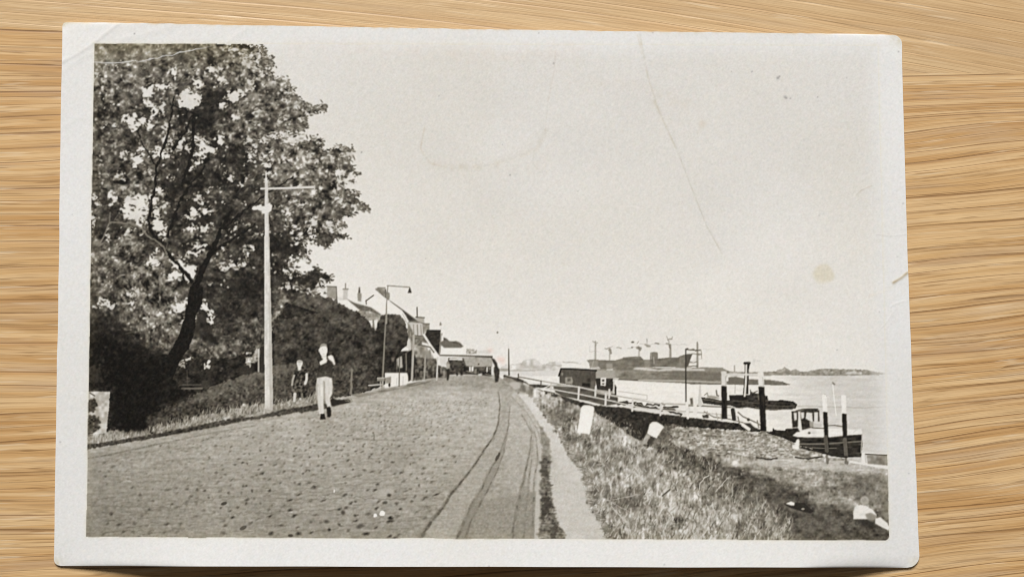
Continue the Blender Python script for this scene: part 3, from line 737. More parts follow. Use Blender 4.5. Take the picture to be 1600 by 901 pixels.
# sky seen through the crown
A = lambda l: [(80 + x / 4, 20 + y / 4, a / 4, b / 4) for x, y, a, b in l]
B = lambda l: [(80 + x / 4, 240 + y / 4, a / 4, b / 4) for x, y, a, b in l]
C_ = lambda l: [(80 + x / 4, 450 + y / 4, a / 4, b / 4) for x, y, a, b in l]
F = lambda l: [(380 + x / 5, 230 + y / 5, a / 5, b / 5) for x, y, a, b in l]
E_ = lambda l: [(380 + x / 5, 60 + y / 5, a / 5, b / 5) for x, y, a, b in l]
holes = A([(760, 375, 18, 32), (1010, 352, 30, 24), (1055, 350, 18, 15), (1062, 430, 32, 22), (1025, 470, 12, 10), (915, 440, 25, 30), (690, 462, 62, 20), (620, 500, 32, 42), (605, 560, 26, 30), (640, 620, 22, 38), (700, 590, 13, 40),
           (865, 540, 62, 52), (905, 515, 22, 30), (1135, 515, 50, 34), (1070, 575, 24, 26), (1150, 655, 34, 20), (495, 685, 32, 42), (560, 680, 26, 38), (612, 708, 18, 20), (400, 735, 10, 18), (340, 700, 16, 10), (725, 720, 12, 28), (793, 808, 14, 36),
           (905, 790, 20, 18), (925, 820, 34, 28), (757, 845, 9, 36), (970, 850, 52, 36), (930, 880, 20, 20), (680, 880, 48, 26), (1050, 785, 26, 28), (570, 885, 24, 20), (450, 880, 12, 18), (880, 860, 14, 20), (850, 830, 14, 16), (820, 780, 8, 12),
           (720, 800, 10, 24), (735, 830, 10, 14), (1250, 250, 14, 10), (1200, 255, 22, 14), (1230, 290, 16, 14), (1285, 290, 16, 30), (1130, 230, 28, 14), (1290, 360, 28, 28), (1240, 465, 12, 10), (1180, 630, 14, 10), (1260, 870, 30, 30), (1365, 870, 28, 26), (1400, 750, 60, 14),
           (1330, 785, 30, 20), (950, 780, 22, 8), (870, 760, 12, 8)])
holes += B([(540, 42, 40, 22), (690, 18, 48, 24), (910, 60, 20, 28), (882, 78, 14, 14), (620, 100, 18, 12), (645, 150, 20, 8), (752, 148, 7, 14), (687, 236, 28, 19), (525, 340, 82, 70), (470, 345, 34, 40), (570, 300, 50, 40), (655, 300, 25, 32), (715, 320, 18, 16),
            (572, 422, 20, 22), (670, 450, 38, 46), (690, 500, 24, 18), (655, 372, 26, 30), (380, 275, 24, 26), (285, 318, 14, 18), (264, 410, 16, 28), (268, 255, 14, 14), (915, 270, 17, 22), (940, 290, 12, 8), (975, 352, 38, 20), (892, 370, 28, 20), (852, 402, 26, 14),
            (1120, 150, 34, 14), (1190, 188, 18, 12), (1220, 150, 14, 10), (870, 472, 34, 18), (955, 448, 42, 10), (790, 688, 34, 34), (860, 740, 40, 46), (785, 760, 38, 24), (640, 670, 28, 22), (655, 620, 16, 14), (915, 575, 24, 12), (890, 620, 40, 14), (1070, 710, 26, 13),
            (1140, 690, 44, 16), (1230, 612, 18, 26), (1075, 600, 14, 12), (1155, 457, 14, 13), (510, 480, 16, 10), (560, 490, 18, 10), (470, 515, 22, 13), (1250, 522, 12, 8), (1320, 505, 14, 16), (1240, 25, 24, 20), (1205, 62, 10, 10), (345, 540, 14, 16),
            (510, 880, 24, 16), (485, 850, 14, 12), (1345, 60, 22, 26), (1360, 118, 26, 9), (430, 135, 10, 14), (990, 805, 12, 8), (930, 760, 10, 8), (1050, 208, 10, 10), (985, 230, 9, 9)])
holes += C_([(340, 100, 38, 16), (510, 40, 18, 16), (515, 82, 14, 12), (805, 115, 42, 34), (820, 185, 16, 28), (780, 90, 20, 14), (960, 130, 22, 22), (1000, 160, 20, 26), (1008, 200, 18, 32), (915, 188, 9, 22), (950, 95, 10, 10)])
holes += F([(205, 45, 26, 26), (170, 85, 24, 30), (195, 108, 24, 14), (75, 112, 14, 14), (62, 62, 30, 24), (330, 92, 26, 16), (690, 85, 24, 18), (612, 92, 18, 14), (800, 70, 44, 22), (830, 95, 30, 16), (555, 100, 12, 8), (760, 205, 42, 26), (850, 235, 24, 24), (770, 240, 40, 12),
            (740, 292, 38, 18), (770, 300, 20, 10), (400, 418, 26, 20), (462, 438, 34, 18), (760, 425, 22, 24), (790, 455, 30, 18), (880, 455, 44, 12), (350, 530, 26, 26), (340, 560, 18, 20), (400, 600, 44, 18), (430, 640, 28, 16), (440, 690, 22, 14), (548, 575, 34, 20), (500, 590, 16, 12),
            (690, 575, 40, 18), (740, 595, 24, 12), (622, 615, 22, 18), (515, 650, 28, 30), (540, 690, 36, 24), (690, 660, 30, 20), (640, 650, 12, 14), (720, 680, 16, 12), (410, 740, 26, 16), (385, 720, 18, 10), (445, 825, 12, 18), (355, 600, 14, 10), (295, 520, 14, 14), (150, 685, 14, 14),
            (30, 800, 14, 30), (40, 830, 20, 16), (70, 700, 18, 12), (100, 680, 14, 9), (340, 640, 10, 8), (390, 650, 12, 10), (0, 580, 0.1, .1), (240, 850, 14, 12), (505, 560, 14, 6)])
holes += [(380 + x / 5, 400 + y / 5, a / 5, b / 5) for x, y, a, b in [(340, 125, 22, 28), (302, 120, 14, 22), (372, 140, 18, 16), (350, 210, 26, 10), (410, 235, 38, 16), (450, 250, 34, 14), (400, 60, 30, 30), (450, 50, 60, 26), (500, 285, 44, 12), (545, 295, 30, 10), (460, 240, 24, 12), (20, 40, 14, 16), (460, 140, 22, 10), (380, 100, 16, 14), (600, 270, 50, 22), (620, 215, 22, 14)]]
holes += E_([(20, 115, 22, 14), (70, 125, 28, 24), (60, 160, 18, 14), (120, 90, 10, 8), (85, 215, 18, 16), (130, 240, 18, 16), (70, 320, 14, 14), (50, 378, 16, 14), (300, 490, 24, 14), (120, 560, 24, 14), (350, 400, 22, 12), (330, 630, 26, 16), (285, 620, 14, 8), (460, 640, 24, 12), (480, 545, 24, 12),
             (450, 560, 26, 12), (210, 760, 60, 18), (320, 750, 70, 24), (420, 770, 70, 18), (180, 790, 30, 14), (110, 770, 18, 14), (55, 800, 30, 20), (210, 885, 28, 16), (100, 820, 16, 10), (60, 885, 20, 12), (540, 800, 30, 14), (300, 820, 16, 10)])
NH = N4 * .55 + M2 * .5 + N2 * .3
for (x, y, a, b) in holes:
    R_ = max(a, b) * 1.5 + 4
    win = window(x - R_, y - R_, x + R_, y + R_, 2)
    dx, dy2 = GX[win] - x + N16[win] * 2.2 + N8[win] * 2.0 + N4[win] * 1.1, GY[win] - y + M8[win] * 2.6 + M4[win] * 1.1
    r = np.hypot(dx / (a * 1.08 + .6), dy2 / (b * 1.08 + .6))
    m = np.clip(((1.0 - r) * min(a, b) + NH[win] * 1.5) / 1.6 + .5, 0, 1) * np.clip((1.75 - r) / .5, 0, 1)
    t = SKYT[win] + .015 - .10 * np.clip(r - .5, 0, 1) - .06 * (min(a, b) < 4.5)
    put(win, m * .97, t, 0)
# half-lit leaf clusters around the openings
for (x, y, a, b) in holes:
    for _k in range(int(3 + (a + b) * .5)):
        th = r2.uniform(0, 6.28)
        q_ = r2.uniform(.85, 1.55)
        lx, ly = x + math.cos(th) * a * q_, y + math.sin(th) * b * q_
        iy, ix = int(np.clip((ly - Y0) * S, 0, CH - 1)), int(np.clip((lx - X0) * S, 0, CW - 1))
        tb = base[iy, ix]
        blob(lx, ly, r2.uniform(1.4, 4.0), r2.uniform(.7, 1.6), float(np.clip(tb + r2.normal(.06, .13), .13, .78)), None, rot=r2.uniform(-.5, 1.3), soft=.9, alpha=.85)
# many pinholes
for i in range(800):
    x, y = r2.uniform(150, 545), r2.uniform(90, 450)
    iy, ix = int((y - Y0) * S), int((x - X0) * S)
    if ID[iy, ix] != TREE or N16[iy, ix] + .5 * N32[iy, ix] < .1:
        continue
    blob(x, y, r2.uniform(.8, 2.4), r2.uniform(.8, 2), r2.uniform(.55, .85), None, rot=r2.uniform(0, 3), warp=.5, alpha=.85)
# leaf texture flecks, light and dark
for i in range(6500):
    x, y = r2.uniform(145, 560), r2.uniform(70, 560)
    iy, ix = int((y - Y0) * S), int((x - X0) * S)
    if ID[iy, ix] != TREE or T[iy, ix] > .6:
        continue
    c_ = ctr[iy, ix]
    d = r2.normal(.01, .105) * c_
    blob(x, y, r2.uniform(1.6, 4.8), r2.uniform(.8, 1.7), lambda w, d=d: np.clip(T[w] + d, .11, .8), None, rot=.35 + .5 * float(N32[iy, ix]) + r2.normal(0, .35), soft=1.1, alpha=.8)
# dark limbs and trunk
dkt = noisy(.135, (N2, .012))
poly(zc(80, 450, 4, [(868, -10), (950, -10), (945, 90), (905, 170), (900, 260), (880, 330), (850, 390), (820, 430), (790, 490), (760, 560), (740, 620), (560, 700), (520, 600), (660, 520), (740, 400), (800, 290), (830, 190), (850, 90)]), dkt, TREE, warp=.8)
poly(zc(80, 450, 4, [(925, 160), (965, 150), (985, 230), (1020, 300), (1040, 360), (1000, 350), (930, 320), (880, 330), (900, 260)]), noisy(.20, (N4, .03)), TREE, warp=2.5, soft=2.5, alpha=.8)
for p, w, w2 in (([(306, 450), (316, 420), (330, 395), (345, 360), (360, 330)], 11, 4), ([(262, 395), (235, 360), (232, 345), (236, 318), (243, 290), (245, 262), (252, 240)], 5, 3.2), ([(252, 240), (262, 215), (268, 180), (272, 150)], 4, 2), ([(245, 262), (225, 230), (215, 205)], 3, 1.6),
                 ([(300, 440), (280, 415), (262, 395)], 6, 5), ([(270, 235), (290, 205), (300, 180)], 4, 2), ([(330, 395), (370, 370), (400, 350)], 5, 2), ([(320, 260), (290, 300), (275, 330), (262, 370)], 3, 4), ([(265, 162), (300, 176), (330, 195)], 2, 5),
                 ([(345, 360), (380, 330), (420, 300), (460, 275)], 4, 1.6), ([(286, 422), (286, 436)], 3, 3), ([(303, 180), (300, 240), (285, 290)], 5, 5)):
    line(p, w, dkt, TREE, w2=w2, wob=.9)
# pale arching branch
line([(156, 380), (163, 368), (170, 350), (173, 347.5), (190, 348), (207, 350), (222, 357), (231, 369), (245, 377), (256, 386), (261, 397)], 2.0, .50, TREE, w2=2.6, wob=.4, alpha=.9)
line([(171, 348), (172, 332)], 2.2, .46, TREE, alpha=.8)
line([(178, 345), (184, 336)], 1.4, .44, TREE, alpha=.6)
line([(252, 370), (262, 380), (258, 392)], 2, .38, TREE, alpha=.7)
# very dark foot of the tree
poly([(134, 535), (160, 525), (200, 538), (240, 552), (270, 560), (262, 600), (290, 615), (240, 640), (222, 672), (178, 672), (174, 608), (134, 606)], noisy(.135, (N2, .015), (M4, .02)), TREE, warp=4, soft=7)
poly([(180, 560), (262, 570), (240, 640), (222, 670), (178, 670)], noisy(.125, (N2, .012), (M4, .01)), TREE, warp=2.5, soft=3)
blob(148, 585, 10, 14, .27, TREE, warp=3, soft=5, alpha=.6)
# upper corner fades to brown-grey
# --- gate pillar at the left edge ---------------------------------------------
GP = ident('gate_pillar')
poly([(134, 612), (150, 611), (172, 611.5), (170, 640), (166, 676), (134, 680)], noisy(.74, (M4, .035), (N8, .02)), GP, warp=.5)
poly([(134, 624), (148, 622), (154, 632), (146, 645), (134, 645)], noisy(.25, (N2, .05)), GP, warp=1.5, soft=1)
poly([(134, 648), (155, 650), (155, 668), (150, 674), (134, 680)], noisy(.30, (N2, .06)), GP, warp=1.5, soft=1)
line([(140, 613), (148, 618)], 1.6, .25, GP)

# --- lamp post, near ---------------------------------------------------------
LP = ident('lamp_post')
poly([(414, 278), (418, 278), (419, 300), (421.5, 400), (424, 500), (426.5, 620), (426, 640), (413.5, 638), (413, 500), (413, 400), (413.8, 300)], noisy(.80, (V8, .014), (N2, .008)), LP)
poly([(419, 300), (421.5, 400), (424, 500), (426.5, 620), (426, 640), (421.5, 640), (419.5, 400), (417.8, 300)], .70, LP, soft=.8, alpha=.6)
line([(408, 294.8), (440, 294.2), (470, 293), (491, 292.3)], 3.0, .80, LP, w2=3.6)
line([(491.5, 290), (491.5, 296)], 2, .74, LP)
line([(465, 291), (472, 289)], 1.6, .80, LP)
for (x, y, a, b) in ((420, 325, 4.6, 7.0), (409, 326, 8, 3.4), (399, 325, 5, 3.6), (405, 322, 4, 3), (412, 331, 5, 2.5)):
    blob(x, y, a, b, .82, LP, warp=.5)
line([(415.5, 268), (416, 280)], 1.6, .84, LP)
line([(380, 341), (412, 338)], 1.0, .36, None, alpha=.8)
blob(420, 640, 5, 5, .76, VG, soft=3, warp=1, alpha=.6)
# lamp, second, hanging over the houses
L2 = ident('street_lamp')
line([(606, 446), (604, 476), (601, 530), (598, 590), (597.5, 606)], 1.3, .52, L2, w2=3.0)
line([(604, 477), (604, 505)], 2.0, .60, L2)
line([(605, 446), (625, 447.5), (640, 448.6)], 1.3, .45, L2)
line([(640, 448.6), (640, 452)], 1.2, .40, L2)
poly([(639.5, 450), (641.5, 450), (643.5, 457.5), (637, 457.5)], .28, L2)
poly([(688, 502), (690.5, 508), (686.5, 508)], .48, L2, soft=.5)
line([(689, 508), (690, 530)], .9, .78, L2, alpha=.8)
blob(777.3, 519, 1.4, 1.6, .5, None)
# wooden post beside the hedge, garden gate and white benches
FP = ident('fence_post')
line([(549.5, 577), (548.5, 615)], 3.0, .50, FP, wob=.5, w2=3.4)
GT = ident('garden_gate')
line(q2([(80, 858), (180, 852)]), 1.8, .78, GT)
rect(*q2([(145, 800)])[0], *q2([(205, 825)])[0], .55, GT)
line(q2([(148, 800), (205, 800)]), 1.4, .78, GT)
for x in (172, 190):
    line(q2([(x, 830), (x, 880)]), 1.6, .72, GT)
poly(q2([(205, 800), (385, 770), (388, 800), (378, 855), (250, 870), (205, 880), (205, 850), (255, 845), (258, 800)]), .84, GT, soft=.4)
poly(q2([(205, 800), (255, 790), (255, 840), (215, 845)]), .50, GT, soft=.8, alpha=.8)
blob(*q2([(243, 855)])[0], 1.8, 3, .22, GT)
line(q2([(322, 640), (318, 865)]), 1.6, .40, GT)
line(q2([(300, 800), (300, 860)]), .8, .66, GT, alpha=.6)
line(q2([(350, 790), (348, 855)]), .8, .66, GT, alpha=.6)

# --- people --------------------------------------------------------------------
q1 = lambda pts: zc(440, 500, 5.0, pts)
GIRL = ident('walking_woman')
poly(q1([(112, 368), (165, 362), (195, 375), (206, 415), (182, 432), (184, 480), (205, 560), (195, 600), (160, 606), (110, 600), (70, 585), (68, 560), (85, 500), (98, 440), (95, 395)]), noisy(.22, (N2, .05), (M2, .06)), GIRL, warp=.5)
for (x, y) in ((92, 550), (75, 575), (120, 480), (155, 520), (110, 520), (150, 470), (100, 560), (88, 545)):
    blob(*q1([(x, y)])[0], 2.0, 2.2, .50, GIRL, soft=1.4, alpha=.6, warp=.5)
line(q1([(98, 432), (86, 470), (82, 505)]), 3.2, .66, GIRL)
line(q1([(196, 420), (196, 460), (184, 495)]), 4.0, .78, GIRL)
line(q1([(104, 575), (100, 630)]), 4.6, .78, GIRL, w2=3.6)
line(q1([(160, 575), (160, 608)]), 3, .46, GIRL)
poly(q1([(122, 350), (158, 350), (150, 392), (128, 394)]), .82, GIRL, soft=.4)
blob(*q1([(141, 335)])[0], 4.6, 5.6, .84, GIRL)
line(q1([(118, 312), (140, 304), (165, 314)]), 1.6, .22, GIRL)
blob(*q1([(141, 322)])[0], 4.4, 2.4, .72, GIRL)
poly(q1([(124, 338), (158, 338), (152, 356), (130, 356)]), .76, GIRL, soft=1.2, alpha=.6)
MAN = ident('walking_man')
poly(q1([(262, 285), (290, 273), (330, 280), (350, 300), (380, 320), (400, 345), (402, 390), (392, 450), (345, 442), (276, 452), (282, 410), (285, 374), (252, 376), (248, 350), (255, 310)]), noisy(.235, (N2, .015)), MAN)
poly(q1([(256, 300), (275, 290), (290, 330), (285, 368), (255, 372), (250, 345)]), .33, MAN, soft=1)
poly(q1([(285, 400), (385, 395), (390, 440), (345, 432), (290, 440)]), .30, MAN, soft=2)
blob(*q1([(344, 411)])[0], 2, 1.6, .52, MAN)
poly(q1([(276, 450), (345, 437), (395, 452), (400, 520), (396, 575), (378, 610), (382, 640), (390, 676), (358, 682), (345, 650), (330, 610), (330, 680), (330, 730), (292, 732), (282, 650), (270, 580), (268, 520)]), noisy(.80, (V4, .012)), MAN, soft=.3)
poly(q1([(326, 470), (340, 480), (338, 560), (345, 650), (332, 700), (328, 600)]), .62, MAN, soft=.8, alpha=.8)
poly(q1([(272, 480), (284, 500), (282, 640), (270, 580)]), .68, MAN, soft=.8, alpha=.7)
poly(q1([(328, 650), (352, 655), (358, 682), (338, 690)]), .30, MAN, soft=.6)
poly(q1([(306, 730), (335, 728), (344, 772), (300, 776)]), .16, MAN)
poly(q1([(350, 684), (372, 672), (386, 684), (387, 745), (375, 758), (356, 755)]), .15, MAN, soft=.4)
poly(q1([(310, 255), (350, 255), (352, 300), (360, 300), (352, 330), (308, 350), (292, 346), (296, 325), (325, 305), (312, 290)]), .875, MAN, soft=.3)
poly(q1([(358, 282), (385, 270), (402, 280), (412, 310), (420, 345), (408, 348), (395, 325), (368, 305)]), .86, MAN, soft=.3)
line(q1([(352, 300), (372, 312), (392, 330)]), 1.3, .30, MAN)
blob(*q1([(327, 235)])[0], 6.2, 9.6, .885, MAN)
blob(*q1([(297, 235)])[0], 1.6, 3, .80, MAN)
poly(q1([(300, 200), (310, 185), (330, 180), (350, 186), (358, 210), (354, 212), (342, 202), (318, 204), (304, 214)]), .60, MAN, soft=.8)
poly(q1([(392, 600), (440, 625), (540, 640), (490, 652), (400, 668), (388, 640)]), .19, VG, soft=.8)
line(q1([(285, 470), (300, 560), (300, 640), (308, 720)]), 1.2, .74, MAN, alpha=.35)
line(q1([(365, 470), (372, 560), (362, 640)]), 1.4, .74, MAN, alpha=.35)
line(q1([(300, 400), (330, 412), (380, 405)]), 1.4, .17, MAN, alpha=.7)
line(q1([(280, 300), (300, 350), (290, 400)]), 1.4, .16, MAN, alpha=.7)
line(q1([(314, 228), (322, 228)]), 1.0, .66, MAN, alpha=.7)
line(q1([(336, 228), (344, 228)]), 1.0, .66, MAN, alpha=.7)
line(q1([(328, 232), (330, 248)]), .8, .76, MAN, alpha=.7)
line(q1([(322, 262), (338, 262)]), 1.0, .70, MAN, alpha=.7)
poly(q1([(312, 275), (350, 275), (350, 290), (316, 292)]), .76, MAN, soft=1.2, alpha=.7)
FARP = ident('distant_pedestrian')
poly(q3([(275, 505), (300, 495), (325, 520), (318, 570), (285, 575)]), .66, FARP, soft=.6)
poly(q3([(278, 570), (318, 568), (318, 640), (305, 705), (288, 705), (282, 640)]), .20, FARP, soft=.4)
blob(*q3([(300, 495)])[0], 1.8, 2, .55, FARP)
CYC = ident('pedestrian_at_kerb')
poly(q3([(800, 432), (850, 460), (875, 500), (885, 545), (905, 580), (902, 660), (890, 720), (868, 728), (852, 728), (848, 660), (835, 600), (832, 560), (850, 540), (830, 500), (815, 460)]), noisy(.23, (N2, .03)), CYC, soft=.4)
poly(q3([(808, 545), (840, 548), (835, 600), (845, 650), (815, 640)]), .78, END, soft=.8)
POLE = ident('flag_pole')
line(q3([(1012, 335), (1017, 640)]), 1.1, .24, POLE, w2=2.4)
line(q3([(1003, 250), (1010, 340)]), .7, .8, POLE, alpha=.5)
blob(*q3([(965, 655)])[0], 2.2, 2, .3, BANK)

# --- hut, gangway and railings ----------------------------------------------
q4 = lambda pts: zc(800, 520, 7.5, pts)
HUT = ident('harbour_hut')
poly(q4([(975, 530), (1180, 530), (1180, 560), (1230, 640), (1190, 700), (1000, 680)]), noisy(.22, (N2, .02)), HUT)
poly(q4([(985, 440), (1200, 440), (1200, 530), (975, 525)]), .66, DYKE, soft=1)
poly(q4([(552, 480), (580, 412), (985, 440), (975, 660), (860, 640), (700, 610), (556, 585)]), noisy(.345, (V4, .012), (N2, .015)), HUT)
poly(q4([(700, 430), (980, 445), (970, 640), (860, 640), (760, 600)]), .30, HUT, soft=3, alpha=.5)
line(q4([(548, 500), (575, 418), (700, 420), (880, 428), (990, 440)]), 2.2, .10, HUT)
poly(q4([(620, 520), (700, 515), (715, 560), (705, 600), (625, 590)]), .60, HUT, soft=.8)
poly(q4([(650, 530), (690, 530), (690, 560), (650, 570)]), .38, HUT, soft=.5)
poly(q4([(880, 530), (920, 530), (920, 570), (880, 570)]), .22, HUT, soft=.5)
poly(q4([(825, 585), (915, 590), (915, 630), (820, 622)]), .16, HUT, soft=.5)
poly(q4([(925, 560), (970, 560), (965, 650), (925, 640)]), .40, HUT, soft=1)
poly(q4([(1040, 520), (1105, 520), (1098, 618), (1038, 615)]), .80, HUT)
poly(q4([(1052, 545), (1085, 545), (1085, 568), (1052, 568)]), .25, HUT)
poly(q4([(1052, 585), (1085, 585), (1085, 605), (1052, 605)]), .40, HUT)
blob(*q4([(588, 480)])[0], 1.6, 2.6, .52, HUT)
poly([(955, 606), (963, 606), (963, 618), (955, 617)], .18, HUT)
line([(958, 608), (957, 612)], 1.2, .7, HUT)
PONT = ident('pontoon')
poly(q4([(480, 610), (560, 600), (700, 620), (860, 650), (1000, 690), (1100, 720), (1240, 750), (1240, 830), (1100, 850), (900, 800), (700, 760), (600, 740), (500, 690)]), noisy(.34, (H4, .03)), PONT, soft=.5)
poly(q4([(0, 520), (60, 520), (150, 560), (200, 600), (330, 600), (480, 620), (420, 640), (330, 640), (250, 635), (190, 600)]), noisy(.25, (N2, .04)), PONT, soft=.6)
for p in ([(963, 640), (1012, 644), (1060, 652), (1150, 660), (1195, 672), (1185, 674), (1100, 668), (1000, 656), (960, 650)],):
    poly(p, noisy(.20, (N2, .025), (M4, .02)), BANK, warp=.8)
# light gaps of water under the far rail
for p in (zc(860, 600, 5.63, [(590, 165), (640, 160), (720, 170), (740, 185), (880, 200), (980, 190), (1100, 205), (1180, 240), (1200, 280), (1080, 270), (920, 245), (760, 235), (700, 215)]),):
    poly(p, .84, WATER, soft=.8)
for a in ([(600, 150), (700, 165), (830, 180), (1000, 178)], [(740, 190), (880, 205), (1000, 225), (1090, 225)], [(1000, 205), (1130, 198)], [(600, 170), (680, 178)], [(1040, 240), (1160, 270)]):
    line(zc(860, 600, 5.63, a), 3, .26, PONT, wob=1)
RAIL = ident('railing')
p6 = lambda pts: zc(1040, 520, 5.3, pts)
r4 = [((75, 480), (75, 520)), ((340, 560), (340, 610)), ((460, 600), (455, 660)), ((790, 640), (775, 775)), ((985, 640), (978, 735)), ((1105, 700), (1098, 845)), ((1140, 660), (1138, 760)), ((1195, 560), (1192, 700))]
line(q4([(75, 512), (340, 560), (480, 585), (800, 640), (1000, 672), (1200, 705)]), 2.0, .68, RAIL)
line(q4([(75, 512), (340, 562)]), 1.4, .45, RAIL)
line(q4([(140, 560), (340, 600), (520, 612)]), 1.2, .80, RAIL)
line(q4([(380, 640), (460, 655), (780, 715), (1100, 780), (1210, 800)]), 1.9, .74, RAIL)
line(q4([(340, 660), (500, 685)]), 2.2, .82, RAIL)
line(q4([(380, 680), (500, 705)]), 1.4, .3, RAIL)
line(q4([(370, 645), (440, 615), (520, 600)]), 1.5, .80, RAIL)
line(q4([(990, 665), (1200, 690)]), 1.6, .66, RAIL)
line(q4([(990, 700), (1210, 745)]), 1.4, .70, RAIL)
for a, b in r4:
    line(q4([a, b]), 2.6 if a[0] > 400 else 1.8, .76 if a[0] > 400 else .35, RAIL)
p8 = lambda pts: zc(860, 600, 5.63, pts)
line(p8([(0, 8), (250, 22), (500, 85), (720, 128), (960, 170), (1200, 180), (1352, 182)]), 2.0, .74, RAIL)
line(p8([(0, 42), (250, 85), (490, 135), (700, 185), (830, 212), (970, 225), (1200, 240), (1352, 252)]), 1.9, .76, RAIL)
line(p8([(400, 60), (600, 105), (850, 135), (850, 95), (590, 60)]), .9, .62, RAIL, alpha=.7)
for x, y0, y1, w in ((250, 25, 130, 2.6), (397, 20, 100, 2.2), (487, 85, 182, 2.8), (520, 50, 120, 2.2), (725, 125, 232, 3.2), (972, 180, 270, 3.0), (1215, 190, 285, 4.0), (1280, 190, 290, 3.4)):
    line(p8([(x, y0), (x - 5, y1)]), w, .79, RAIL)
line(p6([(0, 585), (170, 590), (330, 600), (540, 610), (640, 622)]), 2.4, .72, RAIL)
line(p6([(170, 600), (330, 606), (540, 616)]), 1.2, .34, RAIL)
line(p6([(0, 640), (200, 652), (330, 660), (600, 690)]), 1.6, .72, RAIL, alpha=.9)
line(p6([(600, 655), (640, 690), (760, 745), (790, 765)]), 2.0, .45, RAIL)
line(p6([(320, 650), (400, 695), (520, 710), (640, 740), (740, 790)]), 1.8, .50, RAIL)
for x in (345, 420, 455, 600, 760):
    line(p6([(x, 650 + (x - 345) * .18), (x + 12, 700 + (x - 345) * .2)]), 2, .70 if x < 600 else .5, RAIL)
blob(*p6([(330, 690)])[0], 5, 3, .28, PONT, warp=.8)
blob(*p6([(686, 716)])[0], 2.4, 2.4, .28, RAIL)
poly(p6([(650, 745), (700, 745), (760, 800), (690, 805)]), .25, RAIL, soft=1)
line(p6([(640, 760), (690, 795)]), 5, .84, RAIL)
poly(p6([(200, 540), (225, 535), (232, 590), (208, 590)]), .40, RAIL, soft=.5)
rect(1083, 620, 1089, 652, .83, RAIL, soft=.5)
line(p6([(285, 430), (285, 590)]), 2.4, .78, RAIL, w2=7)
# thin dark lamp by the gangway
GL = ident('gangway_lamp')
line([(1071.5, 545), (1071.8, 630)], 1.9, .20, GL)
line([(1071.5, 545.5), (1083, 546.8), (1093, 547)], 1.3, .30, GL)
blob(1074, 545, 2, 1.6, .35, GL)
line([(1073, 629), (1075, 652)], 4.4, .83, GL)

# --- boats ----------------------------------------------------------------------
TUG = ident('steam_tug')
poly(p6([(295, 530), (380, 540), (470, 560), (530, 555), (525, 515), (600, 512), (700, 510), (700, 480), (720, 490), (760, 500), (800, 510), (845, 520), (848, 555), (930, 560), (950, 552), (1060, 566), (1090, 590), (1075, 625), (900, 640), (780, 632), (680, 615), (600, 620), (540, 600), (470, 600), (380, 590), (310, 580)]), noisy(.215, (H4, .03), (N2, .03)), TUG, warp=.3)
line(p6([(310, 545), (400, 560), (470, 568)]), 1.4, .42, TUG)
line(p6([(560, 560), (700, 575), (840, 590)]), 1.2, .36, TUG)
line(p6([(850, 600), (1000, 606), (1070, 600)]), 1.0, .38, TUG)
poly(p6([(530, 518), (640, 520), (640, 555), (540, 550)]), .17, TUG, soft=.5)
line(p6([(320, 515), (345, 495), (350, 520)]), 1.2, .45, TUG)
line(p6([(420, 475), (425, 515), (440, 520)]), 2, .40, TUG)
poly(p6([(350, 515), (410, 520), (460, 540), (400, 545), (340, 530)]), .62, TUG, soft=1)
poly(p6([(655, 242), (695, 240), (698, 262), (690, 300), (685, 505), (640, 510), (650, 400), (655, 300)]), .22, TUG)
line(p6([(668, 262), (665, 400), (655, 520)]), 3.0, .80, TUG)
line(p6([(655, 250), (694, 248)]), 4, .12, TUG)
poly(p6([(500, 335), (780, 335), (780, 352), (500, 352)]), .80, TUG, soft=.5)
line(p6([(575, 410), (575, 500)]), .8, .5, TUG, alpha=.7)
poly(p6([(765, 500), (785, 500), (780, 560), (765, 550)]), .5, TUG, soft=.8)
line(p6([(700, 470), (712, 500), (760, 480)]), 1.4, .36, TUG)
line(p6([(690, 246), (740, 225), (790, 215)]), 3.5, .80, None, alpha=.35, wob=2)
line([(1238, 639), (1200, 639), (1180, 636)], 1.2, .45, WATER)
# mooring posts
MPS = {}
MP = 0


def post(xt, y0, ym, xb, y1, w, wt=.84):
    global MP
    if xt not in MPS:
        MPS[xt] = ident('mooring_post')
    MP = MPS[xt]
    xm = xt + (xb - xt) * (ym - y0) / (y1 - y0)
    h = w / 2
    poly([(xt - h, y0 + .8), (xt, y0), (xt + h, y0 + .6), (xm + h, ym), (xm - h, ym)], wt, MP, soft=.4)
    poly([(xm - h, ym - .6), (xm + h, ym), (xb + h, y1), (xb - h, y1)], noisy(.15, (V4, .02)), MP, soft=.4)
    line([(xm + h * .5, ym + 3), (xb + h * .5, y1 - 3)], 1.2, .26, MP, alpha=.6)
    line([(xt + w * .35, y0 + w), (xm + w * .35, ym)], 1.2, wt - .12, MP, alpha=.7)


